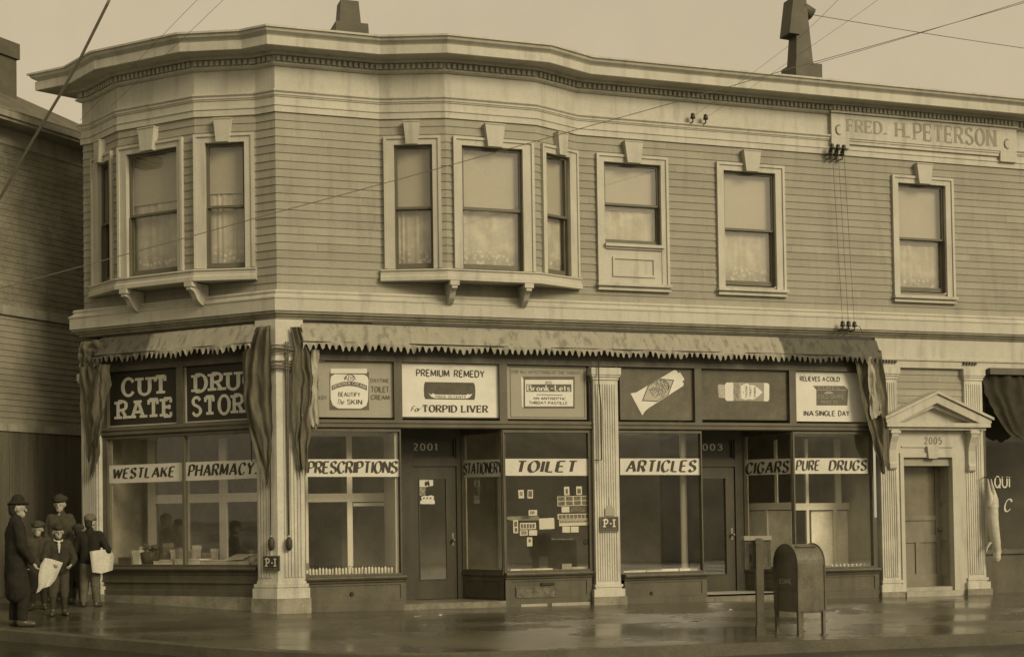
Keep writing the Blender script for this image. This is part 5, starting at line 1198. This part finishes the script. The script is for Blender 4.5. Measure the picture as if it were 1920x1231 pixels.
# basket of dark stuff
t = thing('dark_basket', LF.P(LF.u(282, 1055, -.3), -.3, zl_), 'dark wicker basket heaped with goods in the side window', 'basket'); c = LF.P(LF.u(282, 1055, -.3), -.3, zl_)
mb = MB(); mb.lathe(c, [(.10, 0), (.13, .02), (.165, .19), (.15, .195)], 16); mb.build('wicker', M_canvas_dk, t)
mb = MB(); rn = random.Random(2)
for k in range(16):
    a = rn.uniform(0, 6.3); r = rn.uniform(0, .12); q = c+Vector((r*cos(a), r*sin(a), .2+rn.uniform(-.02, .1))); mb.lathe(q-Vector((0, 0, .04)), [(.008, 0), (.035, .02), (.045, .045), (.03, .075), (.005, .085)], 8)
mb.build('heaped_goods', mat('dark_fruit', .15, .5, .4, 12), t)
# slanted tray of papers
F = LF; ua, ub = F.u(411, 1058, -.1), F.u(468, 1058, -.1); za = zl_
t = thing('paper_tray', F.P((ua+ub)/2, -.2, za), 'slanted tray of papers at the right end of the side window', 'tray')
mb = MB(); mb.add([F.P(ua, -.08, za), F.P(ub, -.08, za), F.P(ub+.06, -.42, za), F.P(ua+.06, -.42, za), F.P(ua+.02, -.09, za+.04), F.P(ub+.02, -.09, za+.04), F.P(ub+.10, -.42, za+.16), F.P(ua+.10, -.42, za+.16)], ((0, 1, 5, 4), (1, 2, 6, 5), (2, 3, 7, 6), (3, 0, 4, 7), (4, 5, 6, 7))); mb.build('tray_box', mat('tray_card', .42, .6, .2), t)
mb = MB(); rn = random.Random(6)
for k in range(6):
    x0 = ua+.05+k*.055; y = .15+.03*k; mb.add([F.P(x0+dx, -.09-.33*s, za+.048+.12*s+.004*k) for dx, s in ((0, .1), (.12, .06), (.17, .7), (.05, .78))], ((0, 1, 2, 3),))
mb.build('paper', M_card, t)
# poster on the left shop door
F = FD; t = thing('door_poster', F.P(F.u(800, 925), .0, F.z(800, 945)), 'torn white poster with two dark figures on the left shop door', 'poster'); po = -.022
def dsh(pts, m, off, nm, par):
    mb = MB(); q = [F.uz(x, y, off) for x, y in pts]; a = sum(q[i][0]*q[(i+1) % len(q)][1]-q[(i+1) % len(q)][0]*q[i][1] for i in range(len(q)))
    if a < 0: q.reverse()
    mb.prism(F, q, off-.002, off); return mb.build(nm, m, par)
dd = lambda P: [(740+x/3.238, 780+y/3.238) for x, y in P]
dsh(dd([(138, 380), (233, 382), (233, 420), (212, 424), (190, 428), (142, 426)]), M_card, po, 'upper_sheet', t); dsh(dd([(150, 428), (188, 430), (185, 478), (144, 480)]), M_p2, po, 'side_sheet', t)
dsh(dd([(160, 488), (180, 480), (200, 484), (222, 478), (240, 486), (236, 505), (244, 512), (243, 532), (155, 531), (156, 512), (166, 508)]), M_card, po, 'lower_sheet', t)
dsh(dd([(182, 404), (190, 392), (196, 398), (203, 388), (210, 396), (214, 420), (206, 424), (200, 414), (192, 424), (184, 420)]), M_ink, po+.003, 'dark_figure', t)
for k in range(3): dsh(dd([(172+k*20, 492), (184+k*20, 490), (182+k*20, 500), (174+k*20, 502)]), M_midink, po+.003, 'mark', t)

# ================================================================== KERBSIDE BOXES
def ground_at(x, y):
    z = 0.0
    for _ in range(60):
        r = ray(x, y); p = CAMP + r*((z-CAMP.z)/r.z); z = zg(p.x, p.y)
    return Vector((p.x, p.y, z))
M_mail = mat('mailbox_paint', .115, .45, .3, 3.5, .2, spec=.5, bump=.08, extra=grime(.3, (3, 3, .6)))
c = Vector((6.39, -4.54)); MA = Vector((cos(radians(10)), sin(radians(10)))); MF = Fr(c, MA)      # long axis; front side faces the street
zb = zg(c.x, c.y)
t = thing('mail_box', (c.x, c.y, zb), 'dull metal mail box with rounded top and four short legs at the kerb', 'mail box')
w, l = .25, .245; zlo, zsh, ztop = zb+.33, zb+.97, zb+1.235
SF = Fr(MF.P2(0, 0), MF.n)                         # plane across the box, u towards the street
arch = [(w*cos(a), zsh+(ztop-zsh)*sin(a)) for a in [pi*i/16 for i in range(17)]]
prof = [(-w, zlo), (w, zlo)]+arch
mb = MB(); mb.prism(SF, prof, -l+.014, l-.014)
for f in mb.f: pass
body = mb.build('box_body', M_mail, t)
mb = MB()
for oa, ob in ((-l, -l+.0135), (l-.0135, l)):
    mb.prism(SF, [(u*1.03, zlo-.012 if z <= zlo+1e-6 else z+.012) for u, z in prof], oa, ob)
ends = mb.build('end_plate', M_mail, t)
side_m = mat('mailbox_paint_b', .125)
EFm = Fr(MF.P2(-l, 0), -MF.n)                      # left end, facing away down the pavement: u towards the building
EFl = Fr(MF.P2(-l, 0), MF.n); 
E_ = Fr(MF.P2(-l, 0), Vector((MF.n.x, MF.n.y)))
# plane of the left end as the viewer sees it: u to the right means towards the street
VE = Fr(MF.P2(-l, 0), MF.n)
if VE.n.dot(Vector((-MA.x, -MA.y))) < 0: VE = Fr(MF.P2(-l, 0), -MF.n)
mb = MB(); text(mb, VE, 'U.S.MAIL', -.13, .13, zb+.70, zb+.765, .003, 'sans'); mb.build('lettering', mat('mail_letter', .42, .5, .2), t)
mb = MB(); mb.frame(VE, -.17, .17, zb+.40, zb+.63, .012, .001, .006); mb.build('card_frame', M_mail, t)
for a in (-.235, .235):
    mb = MB(); mb.box(MF, a-.012, a+.012, w+.0005, w+.012, zlo-.0, zsh-.02)
    for k in range(9): mb.lathe(MF.P(a, w+.010, zlo+.05+k*.07), [(.009, -.004), (.008, .004), (.003, .006)], 6)
    mb.build('corner_strap', M_mail, t)
mb = MB(); mb.tube([MF.P(-.18, w*cos(1.0)+.012, zsh+(ztop-zsh)*sin(1.0)+.01), MF.P(.18, w*cos(1.0)+.012, zsh+(ztop-zsh)*sin(1.0)+.01)], .010, 6)
mb.build('flap_handle', M_mail, t)
mb = MB()
for k in range(13):
    u = -.2+.4*k/12; mb.box(MF, u-.008, u+.008, w-.01, w+.004, zlo-.03, zlo-.001)
mb.build('fringe_strip', M_mail, t)
for a in (-1, 1):
    for b in (-1, 1):
        mb = MB(); u = a*(l-.03); o = b*(w-.02)
        mb.box(MF, u-.022, u+.022, o-.022, o+.022, zg(*MF.P2(u, o))-.02, zlo-.001); p = MF.P2(u, o)
        mb.box(MF, u-.045, u+.045, o-.04, o+.04, zg(p.x, p.y)-.02, zg(p.x, p.y)+.012); mb.build('leg', M_mail, t)
# letter box on its post
g = ground_at(1426, 1189); t = thing('post_box', g, 'small lidded letter box fixed to a square iron post beside the mail box', 'letter box')
PF = Fr((g.x, g.y), Matrix.Rotation(radians(4), 2) @ Vector((cos(radians(-20)), sin(radians(-20)))))
zt_ = PF.z(1426, 1008); mb = MB(); mb.box(PF, -.05, .05, -.05, .05, g.z-.2, zt_-.07); mb.box(PF, -.062, .062, -.062, .062, g.z-.2, g.z+.12)
mb.tube([PF.P(0, .055, zt_-.055), PF.P(0, -.055, zt_-.055)], .055, 14); mb.build('post', mat('post_paint', .11, .5, .3, extra=grime(.3)), t)
ua, ub = PF.u(1396, 1040, -.1), PF.u(1444, 1040, -.1); z0, z1 = PF.z(1420, 1066, -.06), PF.z(1420, 1004, -.06)
mb = MB(); mb.box(PF, ua, ub, -.28, -.056, z0, z1-.06); mb.frame(PF, ua+.02, ub-.02, z0+.03, z1-.09, .015, -.0555, -.050); mb.build('letter_box', M_mail, t)
mb = MB(); fr = Fr(PF.P2(0, 0), PF.n); mb.prism(fr, [(-.30, z1-.059), (-.035, z1-.059), (-.035, z1-.03), (-.10, z1), (-.30, z1)], ua-.012, ub+.012) if False else None
mb.add([PF.P(ua-.015, -.03, z1-.059), PF.P(ub+.015, -.03, z1-.059), PF.P(ub+.015, -.30, z1-.059), PF.P(ua-.015, -.30, z1-.059), PF.P(ua-.01, -.06, z1), PF.P(ub+.01, -.06, z1), PF.P(ub+.01, -.28, z1), PF.P(ua-.01, -.28, z1)], ((0, 3, 2, 1), (4, 5, 6, 7), (0, 1, 5, 4), (1, 2, 6, 5), (2, 3, 7, 6), (3, 0, 4, 7)))
mb.build('lid', mat('lid_paint', .24, .45, .2), t)
mb = MB(); mb.box(PF, ua+.06, ua+.085, -.0555, -.048, z0+.1, z0+.2); mb.build('latch', M_iron, t)

# ================================================================== MARKET GOODS AT THE RIGHT EDGE
M_carc = mat('carcass_flesh', .46, .55, .18, 7, .1)
co = .22
def cp_(x, y): return W(x, y, co, RF)
mb = MB()
spine = [(1862, 928), (1861, 950), (1861, 975), (1864, 1000), (1867, 1018), (1869, 1032), (1869, 1046), (1868, 1052)]
rad = [.05, .10, .105, .098, .088, .066, .072, .045]
pts = [cp_(*p) for p in spine]
mb.tube(pts, rad, 14)
def hind(xt, xb):
    P = [cp_(xt, 897), cp_(xt+1, 905), cp_((xt+xb)/2, 918), cp_(xb, 936), cp_(xb, 950)]; mb.tube(P, [.014, .020, .034, .058, .066], 10)
hind(1852, 1857); hind(1858, 1866)
mb.tube([cp_(1857, 1016), cp_(1851, 1026), cp_(1849, 1036)], [.03, .018, .012], 8); mb.tube([cp_(1871, 1016), cp_(1875, 1026), cp_(1877, 1036)], [.03, .018, .012], 8)
mb.tube([cp_(1864, 1040), cp_(1862, 1036)], [.012, .006], 6); mb.tube([cp_(1874, 1040), cp_(1877, 1037)], [.012, .006], 6)
def remesh(mb, voxel, smooth=4):
    me = bpy.data.meshes.new('tmp'); me.from_pydata(mb.v, [], mb.f); me.update(); o = bpy.data.objects.new('tmp', me); COL.objects.link(o)
    m = o.modifiers.new('r', 'REMESH'); m.mode = 'VOXEL'; m.voxel_size = voxel
    s_ = o.modifiers.new('s', 'SMOOTH'); s_.iterations = smooth; s_.factor = .5
    dg = bpy.context.evaluated_depsgraph_get(); dg.update(); n = bpy.data.meshes.new_from_object(o.evaluated_get(dg))
    out = MB(); out.v = [v.co.copy() for v in n.vertices]; out.f = [tuple(p.vertices) for p in n.polygons]; out.sm = [True]*len(out.f)
    bpy.data.objects.remove(o); bpy.data.meshes.remove(me); bpy.data.meshes.remove(n)
    return out
tag(remesh(mb, .008, 5).build('carcass', M_carc), 'pale dressed carcass hung head down outside the market at the right edge', 'meat')
mb = MB(); mb.tube([W(1846, 894, co), W(1905, 896, co)], .010, 8); mb.tube([W(1853, 893, co), W(1853, 900, co+.01)], .005, 6); mb.tube([W(1859, 893, co), W(1859, 900, co+.01)], .005, 6)
mb.tube([W(1846, 894, co), W(1846, 894, -.15)], .010, 8)
tag(mb.build('meat_rail', M_iron), 'iron meat rail carrying the carcass at the right edge', 'rail')
t = thing('market_awning', RF.P(13.2, .1, 3.3), 'dark awning curtain of the market at the right edge', 'awning')
drape(t, RF, [(700, 1848, 1990), (740, 1853, 1990), (772, 1864, 1990), (800, 1882, 1990), (818, 1905, 1990)], 5, .06, mat('market_canvas', .04, .9, .3, 3, .15), .14, 12)
mb = MB(); mb.box(RF, RX+.02, UR, .02, .16, RF.z(1870, 700, .1)-.02, RF.z(1870, 690, .1)); mb.build('curtain_rail', M_trim, t)

# ================================================================== PEOPLE
from mathutils import noise
M_skin = mat('skin', .34, .55, .12, 8, .05); M_eye = mat('eye_mouth', .09, .5, .1)
def cloth(nm, v): return mat(nm, v, .9, .25, 9, .2)
def person(feet, H, rz, J, clothes, label, lift=0.0):
    """feet: ground point. J: joints in units of the height, x to the person's right... local axes x right of the facing direction, y ahead, z up."""
    t = thing('person', feet, label, 'person')
    R3 = Matrix.Rotation(rz, 3, 'Z')
    def T(p): return Vector(feet)+R3 @ (Vector(p)*H)
    k = J.get('head_k', 1.0)
    hd = Vector(J.get('head', (0, .02, .925))); ht = J.get('turn', 0.0); RH = Matrix.Rotation(ht, 3, 'Z')
    def Hd(p): return hd + RH @ (Vector(p)*k)
    sh = [Vector(J.get('shL', (-.105, 0, .80))), Vector(J.get('shR', (.105, 0, .80)))]
    el = [Vector(J['elL']), Vector(J['elR'])]; wr = [Vector(J['wrL']), Vector(J['wrR'])]
    hip = [Vector(J.get('hipL', (-.052, 0, .50))), Vector(J.get('hipR', (.052, 0, .50)))]
    kn = [Vector(J['knL']), Vector(J['knR'])]; an = [Vector(J['anL']), Vector(J['anR'])]
    chest = Vector(J.get('chest', (0, 0, .72))); pel = Vector(J.get('pel', (0, 0, .52)))
    def cap(mb, a, ra, b, rb, seg=10): mb.capsule(T(a), ra*H, T(b), rb*H, seg)
    # --- one continuous body
    mb = MB()
    for s in (-1, 1): cap(mb, chest+Vector((s*.045, 0, .02)), .062, pel+Vector((s*.035, 0, .02)), .058)
    cap(mb, sh[0], .04, sh[1], .04); cap(mb, chest+Vector((0, 0, .10)), .035, Hd((0, -.012, -.03)), .03)
    cap(mb, Hd((0, -.008, .012)), .056, Hd((0, -.004, .022)), .056); cap(mb, Hd((0, .012, -.035)), .038, Hd((0, .026, -.046)), .026)   # skull, jaw
    cap(mb, Hd((0, .050, .006)), .006, Hd((0, .060, -.014)), .0095); cap(mb, Hd((-.022, .044, .014)), .008, Hd((.022, .044, .014)), .008)    # nose, brow
    cap(mb, Hd((-.012, .046, -.034)), .006, Hd((.012, .046, -.034)), .006)
    for s in (-1, 1): cap(mb, Hd((s*.052, -.006, .006)), .010, Hd((s*.053, -.008, -.010)), .007)
    for i in (0, 1):
        cap(mb, sh[i], .034, el[i], .027); cap(mb, el[i], .027, wr[i], .018); cap(mb, hip[i], .058, kn[i], .040); cap(mb, kn[i], .040, an[i], .026)
        f = Vector(J['footdir'][i] if 'footdir' in J else (0, 1, 0)); cap(mb, an[i]+Vector((0, 0, -.018)), .024, an[i]+f*.075+Vector((0, 0, -.027)), .017)
        # hand: palm, four unequal bent fingers, thumb from the side
        d = (wr[i]-el[i]).normalized() if 'hd' not in J else Vector(J['hd'][i]).normalized()
        up = Vector(J.get('palm', [(0, 1, 0), (0, 1, 0)])[i]); up = (up-d*up.dot(d)).normalized(); sd_ = d.cross(up)
        q = wr[i]; 
        for a in (-.012, 0, .012): cap(mb, q+sd_*a*.6, .011, q+d*.045+sd_*a, .0105, 8)
        for n_, (a, L) in enumerate(((-.019, .030), (-.0065, .037), (.0065, .035), (.018, .026))):
            b = q+d*.05+sd_*a; c1 = b+(d*.75+up*.45)*L*.55; c2 = c1+(d*.25+up*.8)*L*.5; cap(mb, b, .0068, c1, .0062, 6); cap(mb, c1, .0062, c2, .0054, 6)
        sg = 1 if i == 0 else -1
        b = q+d*.012+sd_*sg*.016; c1 = b+(d*.6+sd_*sg*.6+up*.4)*.022; cap(mb, b, .0085, c1, .0075, 6); cap(mb, c1, .0075, c1+(d*.8+up*.5)*.02, .006, 6)
    bm = remesh(mb, .0058*H if H < 1.6 else .0062*H, 2)
    o = bm.build('body', M_skin, t); o.data.materials.append(M_eye)
    marks = [(T(Hd((s*.021, .049, .004))), .0042*H) for s in (-1, 1)]+[(T(Hd((s*.008, .05, -.031))), .003*H) for s in (-2, -1, 0, 1, 2)]
    org = WL[t]
    for p in o.data.polygons:
        cc = p.center+org
        if any((cc-m_).length < r_ for m_, r_ in marks): p.material_index = 1
    def wear(name, build, m, vox=.011, wr_=.010, sm=2):
        q = MB(); build(q); r = remesh(q, vox*H, sm)
        for i, v in enumerate(r.v):
            n = noise.noise(v*9/H)*.6+noise.noise(v*22/H)*.4; r.v[i] = v+Vector((n, noise.noise(v*11/H+Vector((5, 0, 0))), 0))*wr_*H
        return r.build(name, m, t)
    C = clothes; long = C.get('coat_len', .46); fl = C.get('flare', 1.0)
    def jacket(q):
        for s in (-1, 1):
            cap(q, chest+Vector((s*.048, 0, .03)), .074, pel+Vector((s*.042, 0, .03)), .074*fl)
            cap(q, pel+Vector((s*.045, 0, .02)), .074*fl, Vector((pel.x+s*.05*fl, pel.y, long)), .072*fl)
        cap(q, sh[0]+Vector((.01, 0, -.005)), .050, sh[1]+Vector((-.01, 0, -.005)), .050); cap(q, chest+Vector((0, -.012, .09)), .045, Hd((0, -.016, -.062)), .041)
        for i in (0, 1): cap(q, sh[i], .047, el[i], .041); cap(q, el[i], .041, wr[i]-(wr[i]-el[i]).normalized()*.012, .032)
    wear('jacket', jacket, C['jacket'])
    kb = C.get('knick', 0)
    def trousers(q):
        for i in (0, 1):
            cap(q, pel+Vector(((i*2-1)*.035, 0, .03)), .070, hip[i], .070); cap(q, hip[i], .068, kn[i], .055)
            e = kn[i].lerp(an[i], .25 if kb else .92); cap(q, kn[i], .055, e, .046 if kb else .042)
    if long > .2: wear('trousers', trousers, C['trousers'])
    else: wear('trousers', trousers, C['trousers'])
    def stock(q):
        for i in (0, 1): cap(q, kn[i], .044, an[i], .030)
    if kb: wear('stockings', stock, C.get('stockings', cloth('dark_wool', .05)), wr_=.002)
    def shoes(q):
        for i in (0, 1):
            f = Vector(J['footdir'][i] if 'footdir' in J else (0, 1, 0)); cap(q, an[i]+Vector((0, 0, .02)), .033, an[i]+Vector((0, 0, -.012)), .034); cap(q, an[i]-f*.012+Vector((0, 0, -.018)), .031, an[i]+f*.085+Vector((0, 0, -.026)), .024)
    wear('shoes', shoes, C.get('shoes', mat('boot_leather', .06, .4, .3, 8)), .009, .001)
    def hair(q): cap(q, Hd((0, -.026, .024)), .054, Hd((0, -.034, -.016)), .044)
    wear('hair', hair, C.get('hair', cloth('dark_hair', .03)), .009, .004)
    hm = C['hat']
    def hat(q):
        if C['hat_kind'] == 'cap':
            cap(q, Hd((0, -.016, .050)), .062, Hd((0, .004, .052)), .060); cap(q, Hd((-.045, -.012, .060)), .032, Hd((.045, -.012, .060)), .032); cap(q, Hd((-.028, .056, .042)), .011, Hd((.028, .056, .042)), .011); cap(q, Hd((-.02, .070, .036)), .009, Hd((.02, .070, .036)), .009)
        else:
            cap(q, Hd((0, -.006, .052)), .060, Hd((0, -.004, .066)), .056)
            for a in range(16): w_ = 2*pi*a/16; q.capsule(T(Hd((.066*cos(w_), .076*sin(w_)-.002, .040+.006*abs(cos(w_))))), .012*H, T(Hd((.05*cos(w_), .055*sin(w_)-.004, .050))), .012*H, 6)
    wear('hat' if C['hat_kind'] != 'cap' else 'cap', hat, hm, .009, .001)
    if C.get('collar'):
        def collar(q):
            for a in range(12): w_ = 2*pi*a/12; w2 = 2*pi*(a+1)/12; q.capsule(T(Hd((.042*cos(w_), .042*sin(w_)-.004, -.078-.012*sin(w_)))), .012*H, T(Hd((.042*cos(w2), .042*sin(w2)-.004, -.078-.012*sin(w2)))), .012*H, 6)
            cap(q, Vector((0, .066, .795)), .020, Vector((0, .078, .70)), .010)
        wear('collar', collar, C['collar'], .008, .001)
    return t, T
c_dk = cloth('dark_wool', .036); c_blk = cloth('black_wool', .018); c_gr = cloth('grey_tweed', .10); c_md = cloth('brown_tweed', .055); c_cap = cloth('cap_tweed', .13); c_wh = cloth('white_muffler', .5)
stand = dict(knL=(-.06, .012, .275), knR=(.058, .0, .275), anL=(-.064, -.012, .045), anR=(.064, .01, .045), footdir=[(-.25, .97, 0), (.25, .97, 0)])
def camface(p): return atan2(CAMP.y-p.y, CAMP.x-p.x)-pi/2           # rotation that turns +y towards the camera
# newsboy in front holding a paper
g4 = ground_at(110, 1153); H4 = 167/125.7
J4 = dict(stand, elL=(-.17, .03, .625), elR=(.165, .06, .63), wrL=(-.12, .15, .565), wrR=(.085, .165, .58), hd=[(.5, .5, -.5), (-.45, .6, -.4)], palm=[(1, 0, 0), (-1, 0, 0)], head_k=1.08, turn=.1)
p4, T4 = person(g4, H4, camface(g4)+.12, J4, dict(jacket=c_dk, trousers=c_md, knick=1, hat=c_dk, hat_kind='cap', collar=c_wh, coat_len=.47), 'newsboy in front with a pale muffler, holding an open paper before him')
# boy seen from behind with a bundle of papers
g5 = ground_at(170, 1137); H5 = 169/119.1
J5 = dict(stand, elL=(-.17, -.01, .625), elR=(.20, .0, .63), wrL=(-.15, .09, .53), wrR=(.20, .11, .575), hd=[(0, .6, -.7), (.2, .8, -.3)], palm=[(1, 0, 0), (-1, 0, 0)], head_k=1.05, turn=-.35, anL=(-.075, -.02, .045), knL=(-.068, .0, .275))
p5, T5 = person(g5, H5, camface(g5)+pi-.35, J5, dict(jacket=c_blk, trousers=c_gr, hat=c_cap, hat_kind='cap', coat_len=.50), 'boy in a light cap and dark jacket seen from behind, papers under his arm')
# man in a long dark coat at the very edge
g1 = ground_at(31, 1173); H1 = 236/134.5
J1 = dict(stand, elL=(-.155, -.01, .63), elR=(.155, .02, .63), wrL=(-.14, .07, .49), wrR=(.15, .10, .50), knR=(.06, .05, .275), anR=(.065, .03, .045), turn=-.1)
p1, T1 = person(g1, H1, -radians(80), J1, dict(jacket=c_blk, trousers=c_blk, hat=c_blk, hat_kind='hat', coat_len=.26, flare=1.12), 'man in a long black coat and hat at the left edge, facing right')
# youth behind the boys
g2 = ground_at(114, 1127); H2 = 196/115.5
J2 = dict(stand, shL=(-.09, 0, .80), shR=(.09, 0, .80), elL=(-.135, -.02, .64), elR=(.13, .0, .64), wrL=(-.10, .07, .54), wrR=(.10, .07, .54), head_k=1.0)
p2, T2 = person(g2, H2, camface(g2)-.25, J2, dict(jacket=c_md, trousers=c_dk, hat=c_dk, hat_kind='cap', coat_len=.42), 'tall youth in a grey overcoat standing behind the newsboys by the board wall')
# small child between the man and the newsboy
g3 = ground_at(72, 1142); H3 = 160/121
J3 = dict(stand, elL=(-.16, .0, .63), elR=(.16, .0, .63), wrL=(-.14, .07, .52), wrR=(.14, .07, .52), head_k=1.12)
p3, T3 = person(g3, H3, camface(g3)-.1, J3, dict(jacket=c_md, trousers=c_dk, knick=1, hat=c_md, hat_kind='cap', coat_len=.45), 'small child in a cap half hidden behind the man in the black coat')
# boy leaning between the two newsboys
g6 = ground_at(143, 1131); H6 = 150/118
J6 = dict(stand, elL=(-.16, .06, .62), elR=(.15, .06, .62), wrL=(-.10, .16, .58), wrR=(.08, .17, .58), chest=(0, .03, .72), head=(0, .07, .90), shL=(-.105, .04, .79), shR=(.105, .04, .79), head_k=1.1, turn=.3)
p6, T6 = person(g6, H6, camface(g6)+2.7, J6, dict(jacket=c_dk, trousers=c_dk, knick=1, hat=c_dk, hat_kind='cap', coat_len=.45), 'boy in dark clothes leaning in between the two newsboys')
# newspapers
def newsx(nt, tc, mp, fac):
    sp = nt.nodes.new('ShaderNodeSeparateXYZ'); nt.links.new(tc.outputs['Object'], sp.inputs[0])
    q = nmath(nt, 'FRACT', nmath(nt, 'DIVIDE', sp.outputs['Z'], .022), 0)
    return nmath(nt, 'MULTIPLY', fac, nramp(nt, q, .45, .55, 1.0, .86))
M_news = mat('newsprint', .56, .8, .12, 6, .1, extra=newsx)
def paper(rows, label, th=.006):
    mb = MB(); mb.grid(rows, True); n = Vector((0, -th, 0)); mb.grid([[p+n for p in r] for r in rows], True)
    m, k = len(rows), len(rows[0])
    edge = [rows[0][j] for j in range(k)]+[rows[i][-1] for i in range(1, m)]+[rows[-1][j] for j in range(k-2, -1, -1)]+[rows[i][0] for i in range(m-2, 0, -1)]
    for a, b in zip(edge, edge[1:]+edge[:1]): mb.quad(a, b, b+n, a+n)
    return tag(mb.build('newspaper', M_news), label, 'newspaper')
def fr_at(T, p, ang):
    q = T(p); return Fr((q.x, q.y), (cos(ang), sin(ang)))
F4 = fr_at(T4, (0, .205, .5), radians(8))
def row(F, pts, n=8, fold=.0, base=0.0):
    r = []
    for i in range(n+1):
        s = i/n*(len(pts)-1); k = min(int(s), len(pts)-2); f = s-k; x = pts[k][0]*(1-f)+pts[k+1][0]*f; y = pts[k][1]*(1-f)+pts[k+1][1]*f
        o = base+fold*sin(i/n*pi*2.2)+.02*sin(i*1.3+y*.06); r.append(F.P(F.u(x, y, o), o, F.z(x, y, o)))
    return r
paper([row(F4, [(84, 1045), (96, 1047), (118, 1054)], 8, .03), row(F4, [(76, 1058), (94, 1064), (112, 1068)], 8, .045), row(F4, [(72, 1078), (88, 1084), (104, 1086)], 8, .05), row(F4, [(72, 1098), (84, 1098), (94, 1098)], 8, .04), row(F4, [(68, 1111), (74, 1108), (80, 1102)], 8, .02)], 'crumpled open newspaper held in front of the newsboy with the muffler')
F5 = fr_at(T5, (.26, .05, .58), radians(20))
paper([row(F5, [(168, 1033), (188, 1030), (209, 1029)], 10, .03), row(F5, [(170, 1048), (190, 1047), (214, 1040)], 10, .04), row(F5, [(173, 1072), (191, 1074), (211, 1068)], 10, .035)], 'thick folded newspapers under the arm of the boy in the light cap', .03)

# scraps of paper on the wet pavement
for x, y, w_, lab in ((783, 1157, .05, 'small white paper scrap on the pavement before the left shop door'), (826, 1154, .035, 'tiny paper scrap right of the scrap before the left shop door'), (1370, 1144, .04, 'white paper scrap lying before the right shop door'), (1570, 1147, .045, 'white paper scrap right of the mail box')):
    g = ground_at(x, y); mb = MB(); rn = random.Random(x); P = []
    for i in range(7): a = 2*pi*i/7; r = w_*rn.uniform(.6, 1.1); P.append((g.x+r*cos(a), g.y+r*.8*sin(a), zg(g.x+r*cos(a), g.y+r*.8*sin(a))+.005+rn.uniform(0, .02)))
    n = len(P); mb.add(P+[(p[0], p[1], p[2]+.003) for p in P], (tuple(range(n-1, -1, -1)), tuple(range(n, 2*n)))+tuple((i, (i+1) % n, n+(i+1) % n, n+i) for i in range(n)))
    tag(mb.build('paper_scrap', M_card), lab, 'litter')
